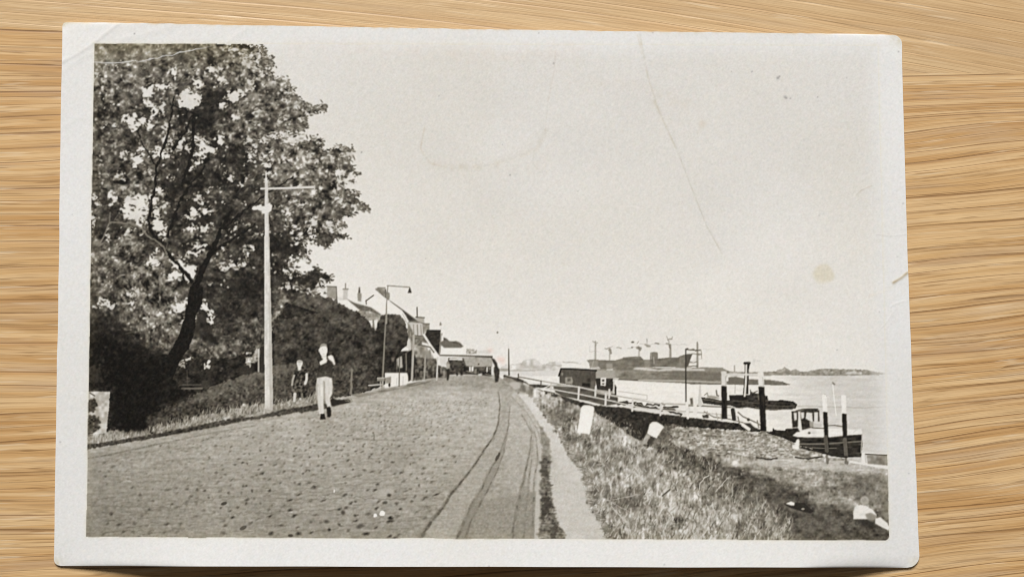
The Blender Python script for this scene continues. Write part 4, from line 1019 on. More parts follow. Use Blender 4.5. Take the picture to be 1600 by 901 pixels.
post(1131, 579, 603, 1132, 654, 8.6, .80)
post(1188.5, 580, 604, 1193, 673, 9.2, .83)
line([(1145, 640), (1147, 654)], 6.5, .22, MP)
p7 = lambda pts: zc(1180, 560, 4.5, pts)
post(1288, 616, 643.5, 1292.5, 709, 6.2, .90)
post(1318, 617, 646, 1321.5, 714, 6.6, .90)
BOAT = ident('motor_launch')
poly(p7([(75, 515), (120, 510), (125, 485), (140, 500), (210, 505), (215, 492), (260, 490), (300, 485), (320, 520), (305, 590), (270, 590), (180, 550), (100, 530)]), noisy(.19, (N2, .02)), BOAT)
poly(p7([(265, 530), (310, 540), (500, 552), (600, 540), (752, 530), (755, 600), (745, 690), (600, 695), (540, 680), (450, 660), (400, 630), (310, 610)]), noisy(.20, (H4, .035), (N4, .02)), BOAT)
poly(p7([(262, 540), (290, 515), (380, 500), (480, 490), (600, 490), (680, 498), (745, 490), (755, 530), (640, 538), (520, 552), (400, 553), (300, 552)]), noisy(.84, (H4, .015)), BOAT, soft=.4)
blob(*p7([(380, 521)])[0], 2, 1.6, .3, BOAT)
line(p7([(310, 600), (500, 598), (600, 590), (750, 580)]), 2.2, .45, BOAT)
line(p7([(400, 625), (500, 630), (570, 628)]), 1.4, .45, BOAT)
line(p7([(752, 530), (748, 600), (745, 660)]), 1.6, .70, BOAT)
poly(p7([(255, 370), (310, 365), (370, 350), (430, 352), (450, 362), (452, 440), (440, 440), (440, 375), (415, 375), (415, 440), (405, 440), (400, 380), (360, 378), (355, 420), (390, 440), (410, 480), (330, 500), (320, 430), (305, 370), (300, 480), (262, 485), (258, 430)]), noisy(.21, (N2, .03)), BOAT, soft=.3)
for pp in ([(270, 378), (292, 378), (292, 430), (275, 435)], [(318, 375), (345, 375), (345, 415), (325, 425)], [(362, 380), (398, 382), (398, 435), (375, 430), (360, 415)], [(418, 378), (440, 378), (438, 432), (418, 432)], [(302, 370), (318, 370), (322, 500), (306, 500)]):
    poly(p7(pp), .80, BOAT, soft=.3)
poly(p7([(380, 440), (412, 445), (410, 482), (385, 480)]), .62, BOAT, soft=.8)
poly(p7([(410, 450), (470, 460), (470, 482), (410, 480)]), .76, BOAT, soft=.5)
line(p7([(400, 485), (480, 490), (500, 480)]), 1.4, .3, BOAT)
line(p7([(510, 470), (560, 468), (620, 478)]), 1.6, .38, BOAT)
line(p7([(290, 365), (340, 352), (440, 352)]), 1.4, .30, BOAT)
line(p7([(545, 180), (555, 280), (570, 400)]), 1.0, .93, BOAT)
poly(p7([(540, 160), (565, 180), (560, 186), (545, 178)]), .42, BOAT, soft=.5)
line(p7([(690, 520), (715, 495), (740, 490)]), 1.6, .8, BOAT)
line(p7([(490, 250), (500, 262)]), 1.4, .6, MP)
# re-draw the posts in front of the launch
post(1288, 616, 643.5, 1292.5, 709, 6.2, .90)
post(1318, 617, 646, 1321.5, 714, 6.6, .90)
line([(1290, 682), (1292, 704)], 6.0, .50, MP, alpha=.55)
line([(1320, 686), (1322, 712)], 6.2, .52, MP, alpha=.6)
line([(1292, 704), (1293.5, 722)], 5, .34, MP, alpha=.7, wob=.6)
line([(1321, 712), (1322.5, 722)], 5, .34, MP, alpha=.7, wob=.6)
line(p7([(330, 622), (480, 660), (560, 680), (640, 690)]), 3.4, .20, BOAT, wob=.4)
# small white figure on the slipway
FIG = ident('seated_person')
poly(p7([(258, 610), (280, 600), (290, 570), (305, 562), (315, 580), (310, 610), (300, 635), (262, 632)]), .84, FIG, soft=.5, warp=.3)
# jetty at the right edge
JET = ident('jetty')
poly([(1347, 707), (1352, 706), (1395, 708), (1395, 733), (1370, 730), (1327, 722), (1327, 718), (1346, 722)], .84, JET, soft=.5)
poly([(1354, 711), (1395, 711), (1395, 727), (1356, 724)], noisy(.55, (M4, .04)), JET, soft=1)
line([(1352, 709), (1395, 711)], 1.8, .30, JET)
line([(1352, 710), (1353, 722)], 1.8, .76, JET)

# --- white kerb stones on the bank ----------------------------------------
ST = ident('marker_stone')
poly(p8([(272, 200), (290, 184), (340, 183), (380, 194), (388, 215), (380, 260), (365, 340), (345, 440), (300, 430), (236, 428), (240, 380), (262, 270)]), .865, ST, soft=.5)
poly(p8([(386, 220), (404, 275), (385, 275)]), .62, ST, soft=.5)
ST = ident('marker_stone')
poly(p8([(872, 350), (900, 328), (935, 328), (985, 358), (1000, 376), (975, 410), (935, 472), (905, 465), (850, 432), (858, 400)]), .865, ST, soft=.5)
poly(p8([(845, 432), (880, 450), (870, 490), (830, 530), (805, 515), (825, 470)]), noisy(.66, (N2, .03)), ST, soft=.8)
poly(p8([(890, 460), (920, 475), (880, 520), (850, 520), (858, 490)]), .28, BANK, soft=1, warp=1)
poly(p8([(850, 330), (870, 335), (845, 430), (820, 460), (800, 500), (790, 480)]), .17, BANK, soft=2, alpha=.7)

# --- seated child, bottom right ---------------------------------------------
CH_ = ident('seated_child')
poly(zc(1150, 700, 4.48, [(820, 440), (830, 408), (870, 394), (910, 400), (960, 430), (985, 465), (980, 490), (960, 500), (920, 495), (822, 495)]), noisy(.84, (N4, .01)), CH_, soft=1.2)
poly(zc(1150, 700, 4.48, [(905, 460), (940, 450), (985, 470), (975, 500), (960, 515), (925, 505)]), .52, CH_, soft=2, alpha=.8)
blob(*zc(1150, 700, 4.48, [(900, 364)])[0], 7.0, 7.2, .70, CH_, soft=3)
blob(*zc(1150, 700, 4.48, [(900, 362)])[0], 3.6, 3.8, .64, CH_, soft=4)
poly(zc(1150, 700, 4.48, [(830, 500), (900, 500), (960, 520), (975, 560), (900, 540)]), .22, BANK, soft=3, alpha=.8)
poly(zc(1150, 700, 4.48, [(975, 490), (1010, 480), (1060, 520), (1075, 550), (1070, 575), (1020, 550), (975, 525)]), .84, CH_, soft=1.6)
poly(zc(1150, 700, 4.48, [(1030, 450), (1070, 440), (1075, 500), (1040, 500)]), .62, BANK, soft=4, alpha=.7)
poly([(1310, 785), (1337, 790), (1333, 800), (1315, 798)], .6, BANK, soft=4, alpha=.3)

# --- tone finishing --------------------------------------------------------
isl = np.isin(ID, [0, TREE, PATH, ROAD, BANK, VG, SLIP])
T = T + .085 * (~isl) * np.clip((T - .72) / .12, 0, 1) * (ID != WATER) + .018 * (ID == WATER)
T = T - .030 * np.clip((.42 - T) / .30, 0, 1)
T = T * .2 + blur(T, 1) * .8
T = T + .38 * (T - blur(T, 4))
T = np.clip(T, .085, .945)
T += N1 * .007
# right and lower right of the print are a little washed
T += (np.clip((GX - 1330) / 60, 0, 1) * np.clip((720 - GY) / 40, 0, 1) * .03) * (T < .8)


def ramp(t):
    t = np.clip(t, 0, 1)[..., None]
    dark = np.array([1.10, 1.0, .87], np.float32)
    mid = np.array([1.045, 1.0, .905], np.float32)
    lite = np.array([1.012, .996, .969], np.float32)
    k1 = np.clip(t / .5, 0, 1)
    k2 = np.clip((t - .5) / .36, 0, 1)
    c = (dark * (1 - k1) + mid * k1) * (1 - k2) + lite * k2
    return np.clip(t * c, 0, 1)


RGB = ramp(T)
# print outline: wavy hand-cut mask edge, lower right corner rounded
pl = 147.2 - (GY - 69) * (12.8 / 769) + N32 * .25
pr = 1371.5 + (GY - 72) * (18.2 / 771)
ptp = 68.2 + (GX - 147) * (3.5 / 1225)
pb = 838.3 + (GX - 134) * (5.4 / 1256) + vnoise(26, 900, 31) * .35 + np.where(np.abs(GX - 308) < 14, 1.1, 0)
inside = np.minimum(np.minimum(GX - pl, pr - GX), np.minimum(GY - ptp, pb - GY))
cr_ = np.hypot(np.maximum(GX - (pr - 8), 0), np.maximum(GY - (pb - 8), 0))
inside = np.where((GX > pr - 8) & (GY > pb - 8), np.minimum(inside, 8 - cr_), inside)
mk = np.clip(inside + .5, 0, 1)
# border paper white, a faint cream halo where the mask ended
PAPER = np.array([.922, .916, .906], np.float32)
halo = np.exp(-np.clip(-inside, 0, 50) / 2.2) * (inside < .5)
pap = PAPER[None, None] * (1 - halo[..., None] * np.array([.0, .012, .05], np.float32))
# silver tarnish: brownish veil along the dark top-left edge
tar = np.clip(1 - (GY - 66) / 50, 0, 1) * np.clip((430 - GX) / 60, 0, 1) * .8 + np.clip(1 - inside / 18, 0, 1) * .35
tar = tar * (T < .7)
RGB = RGB + tar[..., None] * np.array([.060, .050, .012], np.float32)
# the sky fades out into the border on the right and the top
fade = mk.copy()
edge_soft = np.clip(inside / 14, 0, 1)
skyish = np.isin(ID, [0, WATER, FAR])
fade = np.where(skyish & (GX > 400), np.minimum(fade, .15 + .85 * np.clip(inside / 26, 0, 1) ** .8), fade)
fade = np.where(inside < 0, 0, fade)
RGB = RGB * fade[..., None] + pap * (1 - fade[..., None])
IDp = np.where(inside > 0, ID, -1)
# ==ENDPAINT==

# ------------------------------------------------------------------ the card: outline, wear and relief
NU, NV = 1084, 682


def smooth(a, b, x):
    t = np.clip((x - a) / (b - a), 0, 1)
    return t * t * (3 - 2 * t)


uu = (np.arange(NU) / (NU - 1))[None, :]
vv = (np.arange(NV) / (NV - 1))[:, None]
U = np.repeat(uu, NV, 0)
V = np.repeat(vv, NU, 1)
rc = np.random.default_rng(5)


def wob1(n, step, amp):
    k = rc.standard_normal(int(n / step) + 3)
    x = np.arange(n) / step
    i = x.astype(int)
    t = x - i
    t = t * t * (3 - 2 * t)
    return (k[i] * (1 - t) + k[i + 1] * t) * amp


# outline in photo pixels; top edge sags and is frayed, corners rounded
top = np.interp(uu[0], [0, .08, .25, .5, .72, 1], [35.0, 36.5, 40.5, 45.6, 49.6, 54.2]) + wob1(NU, 9, .22) + wob1(NU, 60, .3)
bot = np.interp(uu[0], [0, .3, .6, 1], [883.2, 884.2, 885.0, 886.0]) + wob1(NU, 80, .15)
lef = np.interp(vv[:, 0], [0, .22, .5, 1], [97.6, 94.5, 91.2, 83.8]) + wob1(NV, 30, .22)
rig = np.interp(vv[:, 0], [0, .3, .62, 1], [1408.6, 1415.0, 1424.0, 1437.6]) + wob1(NV, 40, .25)
PYv = top[None, :] * (1 - V) + bot[None, :] * V
dt, db = (PYv - top[None, :]), (bot[None, :] - PYv)


def corner(d, r):
    d = np.clip(d, 0, r)
    return r - np.sqrt(np.maximum(r * r - (r - d) ** 2, 0))


Lx = lef[:, None] + corner(dt, 7) + corner(db, 11)
Rx = rig[:, None] - corner(dt, 15) - corner(db, 20)
PXv = Lx + (Rx - Lx) * U


def segdist(px, py, pts):
    best = np.full(px.shape, 1e9)
    side = np.zeros(px.shape)
    for (ax, ay), (bx, by) in zip(pts[:-1], pts[1:]):
        dx, dy_ = bx - ax, by - ay
        q = dx * dx + dy_ * dy_
        t = np.clip(((px - ax) * dx + (py - ay) * dy_) / q, 0, 1)
        ex, ey = px - ax - t * dx, py - ay - t * dy_
        d = np.hypot(ex, ey)
        s_ = np.sign(dx * ey - dy_ * ex)
        k = d < best
        best = np.where(k, d, best)
        side = np.where(k, s_, side)
    return best, side


def lown(px, py, sc1, seed):
    r = np.random.default_rng(seed)
    g = r.standard_normal((int(1000 / sc1) + 4, int(1700 / sc1) + 4))
    x, y = px / sc1, py / sc1
    i, j = x.astype(int), y.astype(int)
    t, s_ = x - i, y - j
    t, s_ = t * t * (3 - 2 * t), s_ * s_ * (3 - 2 * s_)
    return (g[j, i] * (1 - t) + g[j, i + 1] * t) * (1 - s_) + (g[j + 1, i] * (1 - t) + g[j + 1, i + 1] * t) * s_


Z = np.full(U.shape, .00042)
Z += .0024 * V ** 3.2 * smooth(.0, .17, U) * smooth(1.0, .87, U) + .0008 * (1 - V) ** 2 * smooth(0, .1, U) * smooth(1, .9, U)      # the lower edge bows up off the table
Z += .00012 * lown(PXv, PYv, 260, 3) + .00002 * lown(PXv, PYv, 70, 4)
CREASES = [([(83, 104), (120, 85), (150, 65), (184, 38)], 3.0, 3.2e-5), ([(100, 112), (130, 90), (200, 60), (270, 42)], 5, 1.5e-5),
           ([(147, 98), (190, 98.5), (230, 94), (280, 83), (340, 71)], 1.6, 2.2e-5), ([(350, 68), (385, 44)], 4, 1.4e-5),
           ([(1000, 55), (1012, 120), (1030, 175), (1060, 240), (1080, 292), (1105, 355), (1128, 396)], 2.2, -1.2e-5),
           ([(1396, 441), (1408, 434), (1419, 425)], 2.2, 4e-5), ([(1370, 366), (1392, 369), (1416, 366)], 1.4, 1.0e-5),
           ([(1338, 304), (1346, 297), (1362, 290)], 1.3, .7e-5), ([(84, 205), (105, 196), (125, 183)], 4, 1.2e-5), ([(1392, 478), (1400, 474), (1412, 470)], 1.6, 1.6e-5),
           ([(1366, 525), (1382, 508), (1400, 482)], 1.4, .8e-5)]
for p, w, h in CREASES:
    d, _s = segdist(PXv, PYv, p)
    Z += h * np.exp(-(d / w) ** 2)
# the dog-eared upper left corner stands a little proud beyond its fold
d, s_ = segdist(PXv, PYv, [(60, 118), (184, 38), (230, 8)])
Z += .00045 * np.exp(-np.hypot(PXv - 97, PYv - 35) / 170)
Z -= np.where(s_ < 0, np.clip(d, 0, 60) * 5.0e-6, 0)
# the ring pressed into the sky
RING = [(664, 196), (657, 232), (672, 255), (700, 262), (750, 262), (800, 248), (840, 232), (852, 205), (856, 160), (866, 110), (868, 80)]
d, _s = segdist(PXv, PYv, RING[1:8])
Z += -.7e-5 * np.exp(-(d / 5) ** 2)
# worn corners sink
for cx_, cy_, r in ((1408, 55, 22), (1437, 886, 26), (97, 35, 14), (84, 884, 18)):
    Z -= .00010 * np.exp(-((PXv - cx_) ** 2 + (PYv - cy_) ** 2) / r ** 2)
Z = np.maximum(Z, .00034)
XYZ = to_world(PXv, PYv, Z)

# colour of the paper and of the print, per vertex
ci = np.clip((PXv - X0) * S - .5, 0, CW - 1.001)
cj = np.clip((PYv - Y0) * S - .5, 0, CH - 1.001)
RB = RGB.astype(np.float32)
i, j = ci.astype(int), cj.astype(int)
ti, tj = (ci - i)[..., None], (cj - j)[..., None]
COL = (RB[j, i] * (1 - ti) + RB[j, i + 1] * ti) * (1 - tj) + (RB[j + 1, i] * (1 - ti) + RB[j + 1, i + 1] * ti) * tj
outc = ((PXv <= X0 + 1) | (PXv >= X1 - 1) | (PYv <= Y0 + 1) | (PYv >= Y1 - 1))
COL[outc] = PAPER
VID = IDp[np.clip(cj.round().astype(int), 0, CH - 1), np.clip(ci.round().astype(int), 0, CW - 1)]
VID = np.where(outc, -1, VID)


def stain(m, mul):
    global COL
    COL = COL * (1 - m[..., None] * (1 - np.array(mul)))


stain(smooth(19, 11, np.hypot(PXv - 1286, PYv - 428) + 2 * lown(PXv, PYv, 14, 9)) * .8, (.955, .935, .87))
stain(smooth(9, 3, np.hypot(PXv - 1097, PYv - 194)) * .5, (.97, .94, .90))
for p, w, a, mul in ((CREASES[4][0][:4], 1.5, .6, (.90, .885, .83)), (CREASES[4][0][3:], 1.1, .55, (.87, .86, .82)), (CREASES[5][0], 2.2, .9, (.80, .74, .62)), (CREASES[6][0], .9, .5, (.88, .88, .88)),
                     (CREASES[7][0], 1.0, .5, (.88, .86, .82)), (RING[:4], 1.3, .45, (.93, .89, .84)), (RING[2:8], 4.5, .5, (.955, .945, .92)), (RING[7:], 1.2, .35, (.93, .90, .87)),
                     ([(835, 236), (832, 255), (845, 270)], 1.2, .35, (.9, .9, .86)), ([(862, 215), (874, 205), (876, 190)], 1.2, .25, (.9, .89, .87)), ([(996, 55), (1003, 84)], 1.6, .4, (.92, .88, .82)),
                     ([(1022, 158), (1033, 180)], 3.2, .4, (.93, .90, .86)), ([(1398, 445), (1380, 455), (1360, 462)], 3, .25, (.97, .95, .9)), (CREASES[10][0], .9, .35, (.9, .9, .9)),
                     (CREASES[0][0], 2.0, .25, (.93, .92, .90)), (CREASES[1][0], 2.4, .18, (.94, .93, .92)), (CREASES[8][0], 3.0, .2, (.95, .95, .94)), ([(455, 70), (600, 78), (800, 84), (900, 80)], 14, .3, (.975, .94, .91)),
                     ([(900, 130), (980, 128), (1030, 150), (1080, 165)], 9, .3, (.97, .955, .93)), ([(700, 262), (830, 262), (850, 250)], 12, .22, (.965, .955, .93))):
    d, _s = segdist(PXv, PYv, p)
    stain(a * np.exp(-(d / w) ** 2) * np.clip(.75 + .35 * lown(PXv, PYv, 7, 12), .2, 1.2), mul)
# emulsion cracked white along the fold through the tree
d, _s = segdist(PXv + .8 * lown(PXv, PYv, 5, 15), PYv + 1.0 * lown(PXv, PYv, 6, 16), CREASES[2][0])
m = np.clip((1.25 - d) / .9 + .3 * lown(PXv, PYv, 9, 18), 0, 1) * (PXv < 338) * (PXv > 147.5) * smooth(345, 300, PXv)
COL = COL * (1 - .78 * m[..., None]) + PAPER * .93 * .78 * m[..., None]
d, _s = segdist(PXv, PYv, [(300, 72), (340, 60), (370, 52)])
for (x, y, r, a) in ((1215.5, 122, 2.4, .5), (1218, 119.5, 1.6, .45), (1226.5, 152, 2.6, .4), (1229, 153.5, 1.8, .4), (1235, 154, 1.5, .35), (1277.5, 152, 1.3, .35), (1175, 112, 1.4, .4), (1143, 112, 1.2, .25), (865, 99, 1.8, .4),
                     (797, 273.5, 1.5, .45), (785, 226, 1.2, .25), (210, 53, 1.4, .55), (903, 299, 1.3, .2), (1323, 122, 1.5, .15), (1308, 546.5, 1.2, .4), (1374, 487, 1.2, .3), (1411, 318, 1.6, .3), (842, 52, 1.2, .4),
                     (686, 150, 1.2, .3), (753, 238, 1.0, .2), (665, 404, 1.2, .3), (1280, 337, 1.6, .2), (1402, 401, 1.2, .2), (1420, 739, 1.4, .3), (94, 690, 1.5, .35), (113, 335, 1.0, .3), (764, 884, 1.2, .5), (1038, 881, 1.6, .3), (1404, 81, 1.5, .4), (565, 238, 1.6, .5), (1020, 51, 1.4, .3)):
    stain(a * np.exp(-((PXv - x) ** 2 + (PYv - y) ** 2) / r ** 2 * 1.2), (.45, .45, .46))
for (x, y, rx, ry, a) in ((782, 561, 7, 4, .5), (766, 547, 5, 4, .45), (786, 566, 4, 5, .3)):
    stain(a * np.exp(-((PXv - x) / rx) ** 2 - ((PYv - y) / ry) ** 2), (1.0, .86, .82))
stain(np.clip(.5 + .5 * lown(PXv, PYv, 120, 20), 0, 1) * .5, (.985, .980, .965))
# frayed, yellowed rim of the upper edge and worn corners
edge = np.minimum(np.minimum(dt, db), np.minimum(PXv - Lx, Rx - PXv))
stain(np.exp(-dt / 1.4) * np.clip(.4 + .5 * lown(PXv, PYv, 9, 21), 0, 1), (.98, .90, .78))
for cx_, cy_, r in ((99, 38, 9), (1406, 60, 12), (88, 880, 9), (1432, 880, 10)):
    stain(np.exp(-((PXv - cx_) ** 2 + (PYv - cy_) ** 2) / r ** 2) * np.clip(.5 + .4 * lown(PXv, PYv, 5, 22), 0, 1), (.93, .90, .82))
rg = np.random.default_rng(77)
gr = rg.standard_normal(PXv.shape)
gr = (gr + np.roll(gr, 1, 0) + np.roll(gr, 1, 1) + np.roll(np.roll(gr, 1, 0), 1, 1)) / 2
gr2 = lown(PXv, PYv, 3.1, 91)
COL = COL + (gr * .008 + gr2 * .006)[..., None] + np.stack([lown(PXv, PYv, 4.3, 92), 0 * gr, lown(PXv, PYv, 4.7, 93)], -1) * .004
COL = np.clip(COL, .01, .96)
LIN = np.where(COL <= .04045, COL / 12.92, ((COL + .055) / 1.055) ** 2.4)


# ------------------------------------------------------------------ materials
def nt(name):
    m = bpy.data.materials.new(name)
    m.use_nodes = True
    t = m.node_tree
    return m, t, t.nodes["Principled BSDF"]


def node(t, kind, **kw):
    n = t.nodes.new(kind)
    for k, v in kw.items():
        setattr(n, k, v)
    return n


def print_material():
    m, t, b = nt("photographic_paper")
    a = node(t, 'ShaderNodeAttribute', attribute_name="emulsion")
    t.links.new(a.outputs['Color'], b.inputs['Base Color'])
    tc = node(t, 'ShaderNodeTexCoord')
    n = node(t, 'ShaderNodeTexNoise')
    n.inputs['Scale'].default_value = 5200
    n.inputs['Detail'].default_value = 2
    t.links.new(tc.outputs['Object'], n.inputs['Vector'])
    bp = node(t, 'ShaderNodeBump')
    bp.inputs['Strength'].default_value = .10
    bp.inputs['Distance'].default_value = .00006
    t.links.new(n.outputs['Fac'], bp.inputs['Height'])
    t.links.new(bp.outputs['Normal'], b.inputs['Normal'])
    b.inputs['Roughness'].default_value = .48
    b.inputs['Specular IOR Level'].default_value = .14
    return m


def edge_material():
    m, t, b = nt("card_edge")
    tc = node(t, 'ShaderNodeTexCoord')
    n = node(t, 'ShaderNodeTexNoise')
    n.inputs['Scale'].default_value = 900
    r = node(t, 'ShaderNodeValToRGB')
    r.color_ramp.elements[0].color = (.55, .50, .42, 1)
    r.color_ramp.elements[1].color = (.78, .75, .68, 1)
    t.links.new(tc.outputs['Object'], n.inputs['Vector'])
    t.links.new(n.outputs['Fac'], r.inputs['Fac'])
    t.links.new(r.outputs['Color'], b.inputs['Base Color'])
    b.inputs['Roughness'].default_value = .9
    return m


PRINT = print_material()
EDGE = edge_material()

# ------------------------------------------------------------------ the postcard and what is printed on it
card_root = bpy.data.objects.new("postcard", None)
sc.collection.objects.link(card_root)
card_root["label"] = "old black and white photo postcard with white border and creased corner lying on oak"
card_root["category"] = "postcard"
card_root.empty_display_size = .01


def fast_mesh(name, co, quads, cols=None):
    me = bpy.data.meshes.new(name)
    me.vertices.add(len(co))
    me.vertices.foreach_set("co", co.astype(np.float32).ravel())
    me.loops.add(len(quads) * 4)
    me.loops.foreach_set("vertex_index", quads.astype(np.int32).ravel())
    me.polygons.add(len(quads))
    me.polygons.foreach_set("loop_start", np.arange(0, len(quads) * 4, 4, dtype=np.int32))
    me.polygons.foreach_set("use_smooth", np.ones(len(quads), bool))
    if cols is not None:
        at = me.color_attributes.new("emulsion", 'FLOAT_COLOR', 'POINT')
        rgba = np.ones((len(co), 4), np.float32)
        rgba[:, :3] = cols
        at.data.foreach_set("color", rgba.ravel())
    me.update(calc_edges=True)
    me.validate()
    return me


vidx = np.arange(NU * NV).reshape(NV, NU)
cellid = VID[:-1, :-1]
quads_all = np.stack([vidx[1:, :-1], vidx[1:, 1:], vidx[:-1, 1:], vidx[:-1, :-1]], -1)
XF = XYZ.reshape(-1, 3)
LF = LIN.reshape(-1, 3)


def submesh(name, idn, parent):
    q = quads_all[cellid == idn].reshape(-1, 4)
    if len(q) < 4:
        return None
    used, inv = np.unique(q.ravel(), return_inverse=True)
    me = fast_mesh(name, XF[used], inv.reshape(-1, 4), LF[used])
    me.materials.append(PRINT)
    o = bpy.data.objects.new(name, me)
    sc.collection.objects.link(o)
    o.parent = parent
    return o


border = submesh("white_border", -1, card_root)
photo = submesh("photo_print", 0, card_root)
PARTLABEL = {
    'tree': 'large leafy tree printed at the left of the picture', 'street_lamp': 'thin arched street lamp over the printed houses',
    'lamp_post': 'tall pale lamp post beside the printed road', 'walking_man': 'man in dark jacket and pale trousers walking up the printed road',
    'walking_woman': 'woman in patterned dress by the printed hedge', 'motor_launch': 'dark hulled motor launch with white deck moored at posts',
    'steam_tug': 'dark steam tug with tall funnel on the printed river', 'ship': 'large grey ship hull at the printed shipyard',
    'harbour_hut': 'dark wooden hut beside the printed gangway', 'seated_child': 'blurred child in white at the lower right corner'}
for k in range(1, len(NAMES)):
    o = submesh(NAMES[k], k, photo)
    if o and NAMES[k] in PARTLABEL:
        o["label"] = PARTLABEL[NAMES[k]]

# thickness of the card: rim and underside
ring = np.concatenate([vidx[0, :], vidx[1:, -1], vidx[-1, -2::-1], vidx[-2:0:-1, 0]])
TH = np.array([0, 0, .00028])
rt = XF[ring]
nr = len(ring)
co = np.concatenate([rt, rt - TH])
a_ = np.arange(nr)
b_ = (a_ + 1) % nr
side_q = np.stack([a_, b_, b_ + nr, a_ + nr], -1)
ri = np.unique(np.r_[np.arange(0, NV, 12), NV - 1])
ci_ = np.unique(np.r_[np.arange(0, NU, 12), NU - 1])
under = XYZ[ri][:, ci_].reshape(-1, 3) - TH
g = np.arange(len(ri) * len(ci_)).reshape(len(ri), len(ci_)) + 2 * nr
uq = np.stack([g[:-1, :-1], g[:-1, 1:], g[1:, 1:], g[1:, :-1]], -1).reshape(-1, 4)
me = fast_mesh("card_back", np.concatenate([co, under]), np.concatenate([side_q, uq]))
me.materials.append(EDGE)
back = bpy.data.objects.new("card_back", me)
sc.collection.objects.link(back)
back.parent = card_root

# ------------------------------------------------------------------ the oak table top
PITCH = 1.0532e-4          # metres per photo pixel on the table, near enough


def stave_joint(x):
    return np.interp(x, [-3000, 0, 95, 500, 1000, 1412, 1600, 4000], [34, 33, 40, 62, 86, 97.5, 95, 92])


def sm(x, a, b):
    t = np.clip((x - a) / (b - a), 0, 1)
    return t * t * (3 - 2 * t)


xs = np.linspace(-1500, 3100, 461)
rows_dn = np.r_[np.linspace(0, 1, 140) ** 1.3] * 2200
rows_up = np.r_[np.linspace(0, 1, 60) ** 1.3] * 1300


def slope_dn(x, d):
    # grain lines climb to the right on the lower stave
    k = sm(d, 0, 90)
    return (-.015 * x - .000030 * np.clip(x, 0, None) ** 2) * (.35 + .65 * k) + 3.0 * np.sin(x / 170. + d / 90.) + 1.5 * np.sin(x / 61. - d / 37.)


def slope_up(x, d):
    return .055 * x + .000036 * np.clip(x, 0, None) ** 2 + 2.5 * np.sin(x / 210. + d / 50.)


vs, uvs, st, qd = [], [], [], []
base_i = 0
for rows, sgn in ((rows_dn, 1), (rows_up, -1)):
    D, X = np.meshgrid(rows, xs, indexing='ij')
    Y = stave_joint(X) + sgn * D
    v = np.stack([(X - 800) * PITCH, (450.5 - Y) * PITCH, np.zeros_like(X)], -1)
    vs.append(v.reshape(-1, 3))
    G = Y - (slope_dn(X, D) if sgn > 0 else slope_up(X, D) - 4000)
    uvs.append(np.stack([X / 100, G / 100], -1).reshape(-1, 2))
    st.append(np.full(X.size, 0. if sgn > 0 else 1.))
    ii = np.arange(X.size).reshape(X.shape) + base_i
    if sgn > 0:
        qd.append(np.stack([ii[1:, :-1], ii[1:, 1:], ii[:-1, 1:], ii[:-1, :-1]], -1).reshape(-1, 4))
    else:
        qd.append(np.stack([ii[:-1, :-1], ii[:-1, 1:], ii[1:, 1:], ii[1:, :-1]], -1).reshape(-1, 4))
    base_i += X.size
co = np.concatenate(vs)
# align the picture of the table with the camera's own plane geometry at the four card corners
src = np.array([(-800, -450.5)])
uvc = np.concatenate(uvs)
# sides and underside of the board
x0, x1 = co[:, 0].min(), co[:, 0].max()
yl = co[:, 1].min() + .004
yh = co[:, 1].max() - .004
n0 = len(co)
box = np.array([(x0, yl, -.0005), (x1, yl, -.0005), (x1, yh, -.0005), (x0, yh, -.0005), (x0, yl, -.026), (x1, yl, -.026), (x1, yh, -.026), (x0, yh, -.026)])
bq = np.array([(0, 1, 5, 4), (1, 2, 6, 5), (2, 3, 7, 6), (3, 0, 4, 7), (7, 6, 5, 4)]) + n0
co = np.concatenate([co, box])
quads = np.concatenate(qd + [bq])
me = fast_mesh("oak_table_top", co, quads)
uvl = me.uv_layers.new(name="grain")
uvv = np.concatenate([uvc, np.stack([box[:, 0] * 95, box[:, 2] * 95 + box[:, 1] * 95], -1)])
li = np.zeros(len(me.loops), np.int32)
me.loops.foreach_get("vertex_index", li)
uvl.data.foreach_set("uv", uvv[li].astype(np.float32).ravel())
at = me.attributes.new("stave", 'FLOAT', 'POINT')
at.data.foreach_set("value", np.concatenate(st + [np.zeros(8)]).astype(np.float32))
table = bpy.data.objects.new("oak_table_top", me)
sc.collection.objects.link(table)
table["label"] = "light oak table top with brown wavy grain lines lying under the postcard"
table["category"] = "table"
table["kind"] = "structure"


